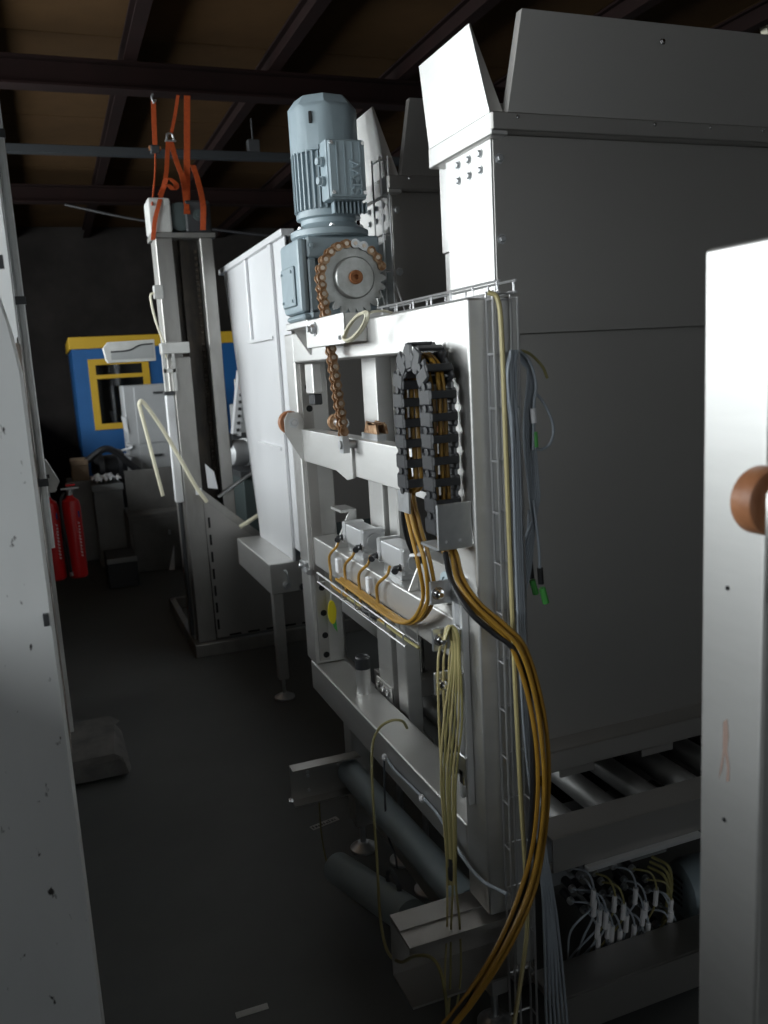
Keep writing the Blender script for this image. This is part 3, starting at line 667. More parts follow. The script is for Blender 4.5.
for i in range(6):
    rr = random.Random(40 + i)
    pts = [at(520 + rr.uniform(-4, 2), 352 + i, Y=1.47), at(528 + i, 370 + i * 2, Y=1.47), at(524 + 2 * i, 430, Y=1.47), at(528 + 2 * i, 480, Y=1.47), at(533 + i, 530 - 5 * i, Y=1.47), at(530 - i, 570 - 6 * i, Y=1.47), at(523, 600 - 8 * i, Y=1.47), at(517, 620 - 9 * i, Y=1.47)]
    o = MB().tube(cr(pts), .0030, 8).build('signal_cable', 'cable_grey'); tag(o, 'grey signal cable sagging out of the tall tray in a long loop', 'cable', 'looped grey cables beside the tray')
def plug(name, pts, cm, label, tags):
    t = thing(name, pts[-1], label, 'cable')
    MB().tube(cr(pts), .003, 8).build('lead', cm, t)
    for (a, b, r, m, nm) in tags: MB().cyl(a, b, r, 10).build(nm, m, t)
plug('sensor_cable', [at(519, 350, Y=1.46), at(530, 362, Y=1.46), at(536, 385, Y=1.46), at(534, 405, Y=1.46), at(533, 450, Y=1.46)], 'cable_grey', 'grey sensor cable with white sleeve and green plug hanging near the tray top', [(at(533, 408, Y=1.46), at(534, 423, Y=1.46), .006, 'white_tag', 'sleeve'), (at(535, 432, Y=1.46), at(536, 447, Y=1.46), .005, 'green_tag', 'plug')])
plug('sensor_cable', [at(535, 392, Y=1.47), at(545, 405, Y=1.47), at(553, 425, Y=1.47), at(551, 442, Y=1.47), at(543, 449, Y=1.47), at(536, 449, Y=1.47)], 'cable_grey', 'grey cable bent in a wide open loop beside the tray', [(at(538, 449, Y=1.47), at(535, 449, Y=1.47), .004, 'cable_grey', 'tip')])
plug('sensor_cable', [at(518, 350, Y=1.475), at(530, 354, Y=1.475), at(542, 366, Y=1.475), at(547, 377, Y=1.475)], 'hose_olive', 'short olive hose end sticking out at the top of the tray', [(at(546, 375, Y=1.475), at(547.5, 378, Y=1.475), .003, 'hose_olive', 'tip')])
plug('sensor_cable', [at(533, 500, Y=1.46), at(536, 520, Y=1.46), at(539, 550, Y=1.46), at(540, 572, Y=1.46)], 'cable_grey', 'grey sensor cable with a black and green plug, the longest hanging one', [(at(540, 568, Y=1.46), at(541, 584, Y=1.46), .006, 'cable_black', 'sleeve'), (at(542, 588, Y=1.46), at(546, 603, Y=1.46), .007, 'green_tag', 'plug')])
plug('sensor_cable', [at(529, 510, Y=1.475), at(528, 540, Y=1.475), at(530, 565, Y=1.475)], 'cable_grey', 'grey sensor cable with a dull green plug half behind the tray', [(at(529, 558, Y=1.475), at(531, 578, Y=1.475), .007, 'cable_black', 'sleeve'), (at(532, 580, Y=1.475), at(536, 594, Y=1.475), .0065, 'green_tag', 'plug')])
# --- beige hoses hung over the bracket bolt
for i in range(6):
    rr = random.Random(90 + i); x = 438 + i * 3.6; Yp = 1.545 - .004 * i
    pts = [at(444 + rr.uniform(-1, 2), 640, Y=Yp), at(446 + i, 628 - (i % 3), Y=Yp), at(450 + 1.6 * i, 634, Y=Yp - .01), at(452 + 1.6 * i, 660, Y=Yp - .012), at(x + 6, 720, Y=Yp - .012), at(441 + i * 3, 780, Y=Yp - .012), at(446 + i * 2, 850, Y=Yp - .012), at(448 + i * 1.6 + rr.uniform(-1, 1), 885, Y=Yp - .012)]
    if i in (0, 3, 5):
        e = {0: [(447, 930), (445, 980), (448, 1040)], 3: [(451, 930), (450, 990), (446, 1040)], 5: [(460, 930), (460, 985), (449, 1040)]}[i]
        pts += [at(a, b, Y=Yp - .03) for a, b in e]
    o = MB().tube(cr(pts), .0025, 8).build('air_hose', 'hose_olive' if i % 2 else 'hose_beige'); tag(o, 'thin beige hose draped over the bracket bolt on the near post', 'hose', 'beige hoses draped over the bracket bolt')
for i, x in enumerate((438, 443.5, 449)):
    o = MB().tube(cr([at(x + 3, 642, Y=1.562), at(x, 665, Y=1.552), at(x + 1, 720, Y=1.55), at(x + 5, 790, Y=1.548), at(450 + i, 850, Y=1.54), at(452 + i, 880, Y=1.53)]), .0028, 8).build('air_hose', 'hose_beige'); tag(o, 'thin beige hose hanging straight behind the bracket on the near post', 'hose', 'straight beige hoses behind the bracket')
o = MB().lathe(at(451.5, 868, Y=1.525), (0, 0, 1), [(.006, -.028), (.0085, -.024), (.0085, .0), (.006, .004), (.006, .022)], 10).build('hose_connector', 'black_plastic'); tag(o, 'black connector at the end of the hanging beige hoses', 'connector')
# --- coil on the motor bracket
def ring(c, a, b, r, m, name, label, cat, nseg=28, turns=3):
    pts = []
    for k in range(nseg * turns + 1):
        an = 2 * math.pi * k / nseg; pts.append(Vector(c) + Vector(a) * math.cos(an) * (1 - .03 * (k // nseg)) + Vector(b) * math.sin(an) * (1 - .05 * (k // nseg)) + Vector((-.003 * (k / nseg), 0, 0)))
    o = MB().tube(pts, r, 6).build(name, m); tag(o, label, cat); return o
cc = at(357, 327, X=.676)
ring(cc, (0, .085, -.018), (0, -.012, .024), .0032, 'cream', 'hose_coil', 'small coil of cream hose lying against the motor bracket', 'hose')
o = MB().tube(cr([cc + Vector((.0, -.06, .02)), at(372, 312, X=.72), at(384, 311, X=.76), at(392, 313, X=.80)]), .0032, 8).build('air_hose', 'cream'); tag(o, 'cream hose end running from the small coil towards the top tray', 'hose')
# --- big loose hose loop in front of lower beam
o = MB().tube(cr([at(407, 728, X=.80), at(402, 721, X=.77), at(390, 721, X=.745), at(378, 730, X=.72), at(372, 750, X=.69), at(373, 800, X=.66), at(377, 860, X=.63), at(380, 915, X=.60), at(387, 950, X=.58), at(400, 962, X=.57), at(415, 956, X=.57), at(430, 957, X=.58), at(440, 970, X=.58), at(446, 1000, X=.58), at(450, 1045, X=.58)]), .0036, 8).build('air_hose', 'hose_olive'); tag(o, 'olive hose hanging in one big loose loop in front of the lower beam', 'hose')
t = thing('sensor_lead', at(342, 757, X=.738), 'pale grey lead clipped along the lower beam and curving to the bracket', 'cable')
MB().tube(cr([at(386, 757, X=.745), at(393, 768, X=.742), at(410, 785, X=.742), at(423, 798, X=.742), at(438, 815, X=.742), at(455, 845, X=.735), at(478, 877, X=.73), at(507, 894, X=.74)]), .0036, 8).build('lead', 'cable_grey', t)
for p in ((386, 757), (423, 798)): MB().lathe(at(*p, X=.743), (-1, 0, 0), [(.010, 0), (.010, .006), (.006, .010)], 8).build('clip', 'white_tag', t)
o = MB().tube(cr([at(384, 760, X=.74), at(385, 800, X=.735), at(388, 835, X=.73), at(395, 855, X=.72), at(397, 868, X=.71)]), .003, 8).build('signal_cable', 'cable_dark'); tag(o, 'thin dark lead hanging from the clip across the upper grey tube', 'cable')
ring(at(395, 883, X=.69), (0, .045, 0), (0, 0, .03), .0028, 'cable_dark', 'cable_coil', 'small dark coil of lead between the two grey tubes', 'cable')
o = MB().tube(cr([at(319, 800, Y=2.395), at(321, 830, Y=2.39), at(325, 855, Y=2.38), at(330, 872, Y=2.36)]), .0026, 8).build('air_hose', 'hose_olive'); tag(o, 'short olive hose hanging from the far tube bracket', 'hose')

# ------------------------------------------------------------------ tube guide with brackets
tg = thing('tube_guide', (.7, 2.0, .25), 'dark channel bracket at the far end of the grey tubes', 'bracket')
MB().box(.555, .774, 2.415, 2.42, .275, .395).box(.555, .774, 2.375, 2.415, .39, .395).box(.555, .774, 2.375, 2.415, .275, .28).build('channel', 'steel_sheet', tg)  # darker steel tone stands in for shade on the channel
for (x, z) in ((.61, .365), (.61, .352), (.61, .305), (.71, .365)): MB().cyl((x, 2.415, z), (x, 2.409, z), .005, 8).build('bolt', 'zinc', tg)
MB().lathe((.552, 2.40, .29), (-1, 0, 0), [(.012, 0), (.012, .006), (.007, .006), (.007, .012)], 8).build('end_bolt', 'chrome', tg)
tg = thing('tube_guide', (.7, 1.54, .25), 'dark open channel bracket at the near end of the grey tubes', 'bracket')
MB().box(.565, .86, 1.595, 1.60, .255, .400).box(.565, .86, 1.485, 1.595, .395, .400).box(.565, .86, 1.485, 1.595, .255, .26).box(.565, .86, 1.485, 1.489, .385, .395).build('channel', 'steel_sheet', tg)  # shade inside the open channel is put into the darker steel colour
MB().box(.565, .80, 1.54, 1.60, .4005, .404).build('cover_strip', 'steel_sheet', tg)
MB().box(.80, .845, 1.458, 1.476, .30, .43, .002).build('end_block', 'steel', tg)
gt = MB().tube([(.747, 2.414, .335), (.765, 1.61, .36)], .040, 24).build('guide_tube', 'pvc_grey'); tag(gt, 'upper grey plastic tube between the two channel brackets', 'pipe', 'grey guide tubes')
gt = MB().tube([at(338, 868, Y=2.2), at(412, 918, Y=1.78)], .045, 24).build('guide_tube', 'pvc_grey'); tag(gt, 'lower grey plastic tube with a free end just above the floor', 'pipe', 'grey guide tubes')
o = MB().box(.80, .84, 1.68, 2.465, .16, .27, .003).build('base_rail', 'steel'); tag(o, 'dark steel base rail running below the upper grey tube', 'beam')

# ------------------------------------------------------------------ hoppers
def hopper(dy, label):
    y0, y1 = 1.735 + dy, 2.05 + dy; X0, X1 = .95, 3.1
    t = thing('hopper', (1.4, y0 + .15, .575), label, 'hopper', 'tall stainless hoppers')
    MB().box(X0 + .006, X1, y0, y0 + .006, 1.65, 2.08, .002).build('side_panel', 'steel_sheet', t)
    MB().box(X0 + .05, X1, y0 + .022, y0 + .028, .64, 1.665).build('lower_panel', 'steel_sheet', t)
    MB().box(X0, X1, y0 - .045, y0 + .05, .585, .640, .003).build('base_rail', 'steel_sheet', t)
    MB().box(X0 - .012, X1, y0 - .035, y0 + .02, 2.08, 2.118, .003).build('rim', 'steel_sheet', t)
    MB().box(X0, X0 + .006, y0, y0 + .225, 1.2, 2.08, .002).build('end_panel', 'steel', t)
    MB().box(X0 + .025, X0 + .031, y0 + .20, y1, 1.87, 2.08, .002).build('end_flange', 'steel', t)
    MB().box(X0 + .032, X0 + .038, y0 + .01, y1, .64, 1.87, .002).build('end_web', 'steel', t)
    er = MB().box(X0 - .014, X0 + .03, y0 - .03, y1 - .025, 2.07, 2.118, .003).build('end_rim', 'steel', t)
    MB().box(X0 + .04, X1, y1 - .006, y1, .64, 2.08).build('rear_panel', 'steel_sheet', t)
    for yy in (.045, .10, .155):
        for z in (2.05, 2.015): bolt(t, (X0, y0 + yy, z), (-1, 0, 0), .007, 'zinc')
    for z in (2.03, 1.86, 1.72): bolt(t, (X0 + .022, y0, z), (0, -1, 0), .008, 'zinc')
    fl = MB().prism([(X0 + .03, y0 - .03, 2.118), (X1, y0 - .03, 2.118), (X1, y0 - .065, 2.312), (X0 + .05, y0 - .065, 2.312)], (0, .004, 0)).prism([(X0 + .03, y0 - .026, 2.118), (X0 + .03, y0 - .002, 2.118), (X0 + .05, y0 - .042, 2.312), (X0 + .05, y0 - .061, 2.312)], (.004, 0, 0)).build('side_flap', 'steel_sheet', t)
    for x in (1.36, 1.72, 2.2): bolt(fl, (x, y0 - .0625, 2.275), (0, -1, 0.2), .005, 'chrome')
    for x in (1.0, 1.36, 1.52, 1.68): bolt(t, (x, y0 - .036, 2.108), (0, -1, 0), .003, 'chrome')
    MB().prism([(X0 - .004, y0 - .012, 2.118), (X0 - .004, y1 - .01, 2.118), (X0 - .020, y1 - .005, 2.315), (X0 - .020, y0 + .04, 2.315)], (.004, 0, 0)).prism([(X0, y0 - .012, 2.118), (X0 + .03, y0 - .012, 2.118), (X0 - .016, y0 + .04, 2.315)], (0, .004, 0)).prism([(X0, y1 - .012, 2.118), (X0 + .05, y1 - .012, 2.118), (X0 - .016, y1 - .012, 2.315)], (0, .004, 0)).build('end_flap', 'steel', t)
    return t
hopper(0, 'tall dark stainless hopper with flared rim on the right, the nearer one')
hopper(.60, 'tall stainless hopper with flared rim behind the gear motor, the farther one')
# support post of the hoppers seen through the frame opening
t = thing('support_stand', (1.05, 2.3, 0), 'stainless support post behind the lift frame with a bolted foot plate', 'stand')
pa = at(377, 400, X=.875)
MB().box(.875, .925, pa.y, pa.y + .12, .40, 1.70, .005, 2).build('post', 'steel', t)
MB().box(.869, .8745, pa.y - .0, pa.y + .13, .38, .62, .002).build('foot_plate', 'steel', t)
for yy in (.02, .06, .10):
    for z in (.55, .60): bolt(t, (.869, pa.y + yy, z), (-1, 0, 0), .010, 'chrome')
MB().box(.88, .94, 1.75, pa.y - .002, .38, .44, .004).build('rail', 'steel', t)
MB().box(.88, .93, pa.y - .10, pa.y - .03, .441, 1.30, .004).build('guide_post', 'steel', t)
for (x, y) in ((.90, pa.y + .06), (.91, pa.y - .12)): foot(t, x, y, .385)
for z, lab in ((.62, 'upper steel cross rail behind the lift frame'), (.30, 'lower steel cross rail behind the lift frame')):
    o = MB().box(1.00, 1.06, 2.45, 3.75, z, z + .06, .004).build('cross_rail', 'steel'); tag(o, lab, 'rail', 'cross rails')

# ------------------------------------------------------------------ roller conveyor under the hopper
rc = thing('roller_conveyor', (1.6, 1.9, 0), 'dark stainless roller conveyor below the near hopper', 'conveyor')
MB().box(.92, 3.1, 1.495, 1.50, .462, .545, .001).box(.92, 3.1, 1.50, 1.578, .540, .545).box(.92, 3.1, 1.50, 1.53, .462, .467).build('side_rail', 'steel_sheet', rc)
MB().box(.95, 3.1, 2.66, 2.70, .46, .545, .002).build('side_rail', 'steel_sheet', rc)
rp = None
for k in range(14):
    x = 1.03 + k * .125
    if rp is None:
        rp = MB().cyl((x, 1.585, .495), (x, 2.655, .495), .032, 20).build('roller', 'roller_steel', rc)
    else:
        inst('roller', rp, (x, 2.12, .495), rc)
for k in range(6):
    x = 1.09 + k * .25; MB().box(x, x + .10, 1.727, 1.733, .545, .584).build('guide_tab', 'steel_sheet', rc)
MB().box(.92, 3.1, 1.50, 1.61, .115, .136, .002).box(.92, 3.1, 1.495, 1.50, .04, .136).build('base_beam', 'steel_sheet', rc)
MB().box(1.0, 1.32, 1.478, 1.4945, .452, .464, .002).build('edge_profile', 'aluminium', rc)
for x in (.945, 2.9): MB().box(x, x + .05, 1.72, 1.78, 0, .47, .003).build('leg', 'steel', rc)
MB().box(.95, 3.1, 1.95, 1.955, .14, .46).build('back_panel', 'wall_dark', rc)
# valve terminal with plugged cables
vt_ = thing('valve_terminal', (1.3, 1.8, .25), 'grey valve terminal full of plugged cables below the conveyor', 'valve terminal')
MB().box(1.02, 1.40, 1.70, 1.76, .27, .455, .003).build('base_plate', 'valve_body', vt_)
MB().box(1.29, 1.38, 1.66, 1.6995, .32, .39, .004).build('module', 'valve_body', vt_)
MB().box(1.26, 1.37, 1.65, 1.6995, .395, .445, .004).build('module', 'black_plastic', vt_)
for i in range(27):
    rr = random.Random(200 + i)
    px = 564 + (i % 9) * 10.4 + rr.uniform(-3, 3); py = 862 + (i // 9) * 17 + rr.uniform(-6, 6) + (6 if i % 2 else 0)
    if px > 640: py += 14
    a = at(px, py, Y=1.70)
    t = thing('plug_cable', a, 'thin grey plug cable with a white tag on the valve terminal', 'cable', 'tagged plug cables of the valve terminal')
    MB().cyl(a, a + Vector((0, -.03, -.004)), .011, 10).build('plug', 'black_plastic', t)
    MB().cyl(a + Vector((0, -.03, -.004)), a + Vector((0, -.04, -.006)), .0095, 10).build('ring', 'zinc', t)
    d = rr.uniform(-.01, .03)
    pts = [a + Vector((0, -.038, -.005)), a + Vector((.01 + d, -.07, -.005)), a + Vector((.022 + d, -.08, -.045)), a + Vector((.02 + d, -.075, -.10)), a + Vector((rr.uniform(-.02, .02), -.06, -.16)), Vector((a.x - .04 + rr.uniform(-.02, .02), 1.64, .10))]
    MB().tube(cr(pts, 6), .0028, 6).build('lead', 'hose_olive' if i in (2, 3, 6, 7) else 'cable_grey', t)
    c = a + Vector((.022 + d, -.08, -.05)); MB().cyl(c, c + Vector((-.002, .003, -.045)), .0066, 8).build('tag', 'white_tag', t)
for i in range(3):
    p0 = at(668 - 2 * i, 866 + 5 * i, Y=1.66)
    o = MB().tube(cr([p0 + Vector((-.02, .04, .01)), p0, p0 + Vector((.008, -.005, -.05)), p0 + Vector((.0, -.005, -.10)), p0 + Vector((-.015, 0, -.17))]), .0042, 8).build('air_hose', 'hose_olive'); tag(o, 'olive hose hanging beside the small blue motor below the conveyor', 'hose', 'olive hoses by the small motor')
m2 = thing('drive_motor', (1.62, 1.85, .136), 'small blue drive motor below the conveyor behind the right frame', 'motor')
c = at(684, 895, Y=1.70)
MB().lathe((c.x, c.y + .02, c.z), (1, -.15, 0), [(.062, 0), (.076, .006), (.084, .03), (.086, .10), (.082, .105), (.082, .30), (.06, .31)], 24).build('body', 'machine_blue', m2)
ax_ = Vector((1, -.15, 0)).normalized()
g = MB()
for i in range(-3, 4):
    for j in range(-2, 3):
        q = Vector((c.x, c.y + .02, c.z)) - ax_ * .001 + Vector((0, i * .015, j * .018)); g.box(q.x - .0015, q.x + .0015, q.y - .006, q.y + .006, q.z - .004, q.z + .004)
g.build('vent_grille', 'dark_hole', m2)
MB().box(c.x + .08, c.x + .26, c.y - .04, c.y + .05, .1365, c.z - .075).build('mount', 'steel_sheet', m2)
o = MB().tube(cr([(1.05, 1.62, .02), (1.25, 1.55, .012), (1.5, 1.62, .012), (1.8, 1.58, .012)]), .008, 8).build('floor_cable', 'cable_black'); tag(o, 'black cable lying on the floor below the conveyor', 'cable')

# ------------------------------------------------------------------ white chute on a stand
ch = thing('white_chute', (.95, 4.1, .69), 'tapering pale chute with a rim beside the gear motor', 'chute')
CHX = 1.0
MB().prism([(CHX, 3.66, 2.16), (CHX, 5.02, 2.16), (CHX, 4.94, 1.9), (CHX, 4.66, .95), (CHX, 4.62, .692), (CHX, 3.95, .692), (CHX, 3.90, .76), (CHX, 3.66, .76)], (.006, 0, 0)).build('front_panel', 'white_hopper', ch)
MB().box(CHX - .02, CHX + .04, 3.64, 5.08, 2.16, 2.19, .002).build('rim', 'white_hopper', ch)
ya, yb, za = at(254, 341, X=CHX).y, at(277, 341, X=CHX).y, at(265, 341, X=CHX).z
yc, yd, zc = at(262, 447, X=CHX).y, at(285, 447, X=CHX).y, at(273, 447, X=CHX).z
for (u0, u1, v0, v1) in ((ya, ya + .05, za, 2.159), (yd - .05, yd, .70, 2.159)): MB().box(CHX - .016, CHX - .0005, u0, u1, v0, v1, .002).build('rib', 'white_hopper', ch)
for (u0, u1, v) in ((yd + .001, ya - .001, za), (yd + .001, yc, zc)): MB().box(CHX - .022, CHX - .0005, u0, u1, v, v + .014).build('cross_rib', 'white_hopper', ch)
MB().prism([(CHX, 5.02, 2.16), (1.4, 5.02, 2.16), (1.4, 4.64, .80), (CHX, 4.64, .80)], (0, .005, 0)).build('far_panel', 'white_hopper', ch)
MB().box(CHX + .02, 2.0, 3.66, 3.665, .90, 2.16).build('near_panel', 'steel_sheet', ch)
cs = thing('chute_stand', (.95, 4.15, 0), 'pale steel box stand with a round levelling foot under the chute', 'stand')
MB().box(.875, 1.25, 3.90, 4.66, .54, .69, .004).build('box', 'steel', cs)
MB().box(.885, .935, 3.915, 3.965, .10, .539, .004).build('leg', 'steel', cs); foot(cs, .91, 3.94, .10, .05)
MB().box(1.19, 1.24, 3.915, 3.965, .10, .539, .004).build('leg', 'steel', cs); foot(cs, 1.215, 3.94, .10, .05)
h = MB().tube(cr([(.95, 3.899, .65), (.95, 3.87, .65), (.955, 3.865, .62), (.955, 3.87, .59), (.955, 3.899, .58)]), .005, 8).build('handle', 'zinc', cs)
MB().lathe((.955, 3.90, .575), (0, -1, 0), [(.02, 0), (.02, .004), (.012, .004), (.012, .012)], 12).build('bolt', 'zinc', cs)
MB().cyl((1.03, 3.899, .56), (1.03, 3.885, .56), .016, 12).build('plug', 'black_plastic', cs)
MB().box(1.1, 1.15, 3.4, 3.9, .22, .27, .004).build('floor_rail', 'steel', cs)

# ------------------------------------------------------------------ lifting tower
tw = thing('lifting_tower', (.8, 5.1, 0), 'tall grey steel lifting tower with a dark slot on a flat base', 'lifting tower')
TY = 4.88
MB().box(.585, .675, TY, TY + .20, .075, 2.34, .004).build('column', 'tower_steel', tw)
MB().box(.825, .895, TY, TY + .20, .075, 2.34, .004).build('column', 'tower_steel', tw)
MB().box(.676, .824, TY + .10, TY + .12, .075, 2.34).build('slot_back', 'slot_dark', tw)
MB().box(.72, .745, TY + .07, TY + .099, .075, 2.34).build('slot_rail', 'slot_dark', tw)
for k in range(40): MB().cyl((.80, TY + .085, .95 + k * .034), (.815, TY + .085, .95 + k * .034), .012, 6).build('slot_chain_link', 'slot_dark', tw)
MB().box(.57, .91, TY - .01, TY + .22, 2.341, 2.365).build('head_plate', 'tower_steel', tw)
MB().box(.565, .685, TY + .0, TY + .20, 2.366, 2.55, .015, 2).build('head_housing', 'dirty_white', tw)
MB().lathe((.735, TY + .02, 2.455), (0, 1, 0), [(.05, 0), (.075, .005), (.075, .18), (.05, .19)], 20).build('head_motor', 'motor_green', tw)
MB().box(.76, .90, TY + .01, TY + .2, 2.366, 2.54, .01).build('head_gearbox', 'dark_junk', tw)
MB().lathe((.83, TY + .01, 2.46), (0, -1, 0), [(.03, 0), (.03, .008), (.012, .008), (.012, .02)], 14).build('shaft_cap', 'motor_green', tw)
MB().box(.55, .60, TY - .02, TY + .03, 2.02, 2.09, .004).build('limit_switch', 'dirty_white', tw)
MB().tube(cr([(.555, TY - .01, 2.05), (.53, TY - .01, 2.03), (.545, TY - .01, 1.9), (.575, TY - .02, 1.78), (.58, TY - .02, 1.70)]), .006, 8).build('cable', 'cream', tw)
# carriage box in front and its lower cylinder
MB().box(.60, .70, TY - .09, TY - .001, .08, 1.70, .004).build('front_casing', 'tower_steel', tw)
hd = MB().box(.55, .70, TY - .10, TY - .001, 1.72, 1.78, .004).box(.55, .565, TY - .10, TY - .06, 1.52, 1.72).box(.60, .615, TY - .10, TY - .0905, 1.52, 1.72).box(.55, .62, TY - .10, TY - .0905, 1.62, 1.64).build('carriage_head', 'dirty_white', tw)
MB().box(.55, .598, TY - .08, TY - .02, .90, 1.50, .01, 2).build('side_cylinder', 'white_hopper', tw)
MB().box(.545, .60, TY - .09, TY - .01, 1.50, 1.519).build('cylinder_cap', 'dark_junk', tw)
MB().cyl((.575, TY - .05, .12), (.575, TY - .05, .899), .012, 10).build('piston_rod', 'dark_junk', tw)
# base and side sheet
MB().box(.575, 1.75, 4.76, 4.80, 0, .075, .003).box(.575, .615, 4.80, 5.94, 0, .075, .003).box(.575, 1.75, 5.90, 5.94, 0, .075, .003).box(1.71, 1.75, 4.80, 5.90, 0, .075, .003).build('base', 'tower_steel', tw)
sp = MB().prism([(.71, 4.80, .09), (1.70, 4.80, .09), (1.70, 4.80, .40), (1.02, 4.80, .62), (.70, 4.80, .92), (.70, 4.80, .09)][:5], (0, .006, 0)).build('side_sheet', 'steel_sheet', tw)
MB().prism([(.64, 4.785, .96), (.67, 4.785, .99), (1.05, 4.785, .64), (1.02, 4.785, .61)], (0, .03, 0)).build('top_edge', 'tower_steel', tw)
for k in range(7): MB().box(.716, .728, 4.797, 4.7995, .14 + k * .10, .20 + k * .10).build('slot', 'dark_hole', sp)
for k in range(6): MB().box(.78 + k * .11, .85 + k * .11, 4.797, 4.7995, .092, .102).build('slot', 'dark_hole', sp)
lb = MB().box(.66, .69, 4.765, 4.784, .94, .975, M=None).build('reflector', 'white_tag', tw)
MB().box(.62, .66, 4.81, 4.84, .076, .25, .006).build('bottle', 'cabin_glass', tw)
tw.location.x += .03
# white wave-fronted housing sticking out left
wh = thing('arm_housing', (.42, 4.95, 1.68), 'pale plastic housing with a wavy groove sticking out of the tower', 'housing')
MB().prism([(.30, 4.90, 1.705), (.29, 4.90, 1.77), (.315, 4.90, 1.80), (.56, 4.90, 1.805), (.56, 4.90, 1.69), (.31, 4.90, 1.69)], (0, .12, 0)).build('shell', 'dirty_white', wh)
gr = MB().prism([(.325, 4.897, 1.705), (.325, 4.897, 1.745), (.42, 4.897, 1.75), (.48, 4.897, 1.775), (.55, 4.897, 1.78), (.55, 4.897, 1.705)], (0, .0025, 0)).build('groove', 'grey_paint', wh)
MB().tube(cr([(.325, 4.894, 1.747), (.42, 4.894, 1.752), (.48, 4.894, 1.777), (.55, 4.894, 1.782)]), .004, 6).build('trim', 'dark_junk', wh)
# poles and paper around the tower
def rod(a, b, r, m, label, nm='rod'):
    o = MB().cyl(a, b, r, 10).build(nm, m); tag(o, label, 'rod')
rod(at(139, 404, Y=4.70), at(163, 496, Y=4.70), .010, 'cream', 'thin cream pole leaning left of the tower')
o = MB().tube(cr([at(139, 405, Y=4.68), at(143, 402, Y=4.68), at(160, 425, Y=4.70), at(178, 455, Y=4.72), at(195, 485, Y=4.72), at(207, 502, Y=4.72)]), .011, 8).build('bent_hose', 'cream'); tag(o, 'bent cream hose arching in front of the tower', 'hose')
rod(at(218, 497, Y=4.865), at(266, 463, Y=4.865), .010, 'zinc', 'pale rod slanting from tower to chute, the upper one')
rod(at(240, 527, Y=4.70), at(262, 513, Y=4.70), .012, 'cream', 'pale rod slanting from tower to chute, the lower one')
a = at(205, 464, Y=4.79); b = at(217, 488, Y=4.79)
o = MB().prism([a, at(214, 472, Y=4.79), at(218, 489, Y=4.79), at(208, 488, Y=4.79)], (0, .003, .002)).build('paper_sheet', 'paper'); tag(o, 'curled white sheet of paper stuck to the tower', 'paper')

# orange straps from the crossbeam to the tower head
def strap(pts, wdt, label):
    g = MB(); P = cr(pts, 6)
    for i in range(len(P) - 1):
        pass
    prev = None
    for p in P:
        q = [g.bm.verts.new(p + Vector((sx * wdt / 2, sy * .0015, 0))) for sx, sy in ((-1, -1), (1, -1), (1, 1), (-1, 1))]
        if prev:
            for k in range(4): g.bm.faces.new((prev[k], prev[(k + 1) % 4], q[(k + 1) % 4], q[k]))
        else: g.bm.faces.new(q[::-1])
        prev = q
    g.bm.faces.new(prev)
    o = g.build('lifting_strap', 'strap_orange'); tag(o, label, 'strap', 'orange straps on the tower')
BZ = RZ - .271
def on_beam(px): return Vector((at(px, 95, Y=5.14).x, 5.14, BZ))
strap([on_beam(187), at(187, 150, Y=5.06), at(187, 185, Y=5.0), at(187, 214, Y=4.875)], .034, 'wide orange strap dropping straight from crossbeam to tower head')
strap([at(171, 142, Y=5.10), at(176, 160, Y=5.04), at(183, 180, Y=4.98), at(187, 210, Y=4.87)], .028, 'orange strap running diagonally down to the tower gearbox')
strap([at(168, 142, Y=5.10), at(166, 175, Y=5.0), at(160, 200, Y=4.88), at(155, 220, Y=4.865), at(153, 240, Y=4.865)], .024, 'orange strap wrapped down the left side of the tower head')
strap([at(153.5, 101, Y=5.14), at(154, 120, Y=5.12), at(155, 145, Y=5.10)], .026, 'short orange ratchet strap at the left under the crossbeam')
strap([at(193, 165, Y=5.05), at(199, 185, Y=4.98), at(203, 205, Y=4.88), at(203, 230, Y=4.865)], .030, 'orange strap hanging over the right corner of the tower head')
strap([at(160, 195, Y=4.95), at(166, 184, Y=4.92), at(174, 190, Y=4.9), at(176, 184, Y=4.93), at(167, 178, Y=4.95), at(163, 190, Y=4.96)], .028, 'crumpled orange strap end lying on the tower head')
strap([on_beam(178), at(175, 115, Y=5.13), at(171, 135, Y=5.11)], .018, 'narrow dark orange strap leading from the crossbeam to the shackle')
q = at(155, 150, Y=5.10)
t = thing('ratchet', q, 'dark ratchet buckle on the short left strap', 'ratchet')
MB().box(q.x - .025, q.x + .025, 5.085, 5.115, q.z - .02, q.z + .025, .005).build('frame', 'dark_junk', t); MB().cyl((q.x - .032, 5.10, q.z + .01), (q.x + .032, 5.10, q.z + .01), .012, 10).build('spool', 'rust_dark', t)
o = MB().tube(cr([(q.x, 5.10, q.z - .02), at(155, 175, Y=5.0), at(152, 205, Y=4.87)]), .005, 6).build('strap_tail', 'strap_orange'); tag(o, 'thin orange strap tail dropping below the ratchet buckle', 'strap')
q = at(170, 137, Y=5.10)
t = thing('shackle', q, 'small grey shackle joining the orange straps', 'shackle')
MB().tube(cr([q + Vector((-.02, 0, -.02)), q + Vector((-.015, 0, .01)), q + Vector((0, 0, .02)), q + Vector((.015, 0, .01)), q + Vector((.02, 0, -.02))]), .006, 8).build('bow', 'zinc', t); MB().cyl(q + Vector((-.03, 0, -.02)), q + Vector((.03, 0, -.02)), .006, 8).build('pin', 'zinc', t)
q = on_beam(153)
t = thing('strap_hook', q, 'small grey hook under the crossbeam holding the left strap', 'hook')
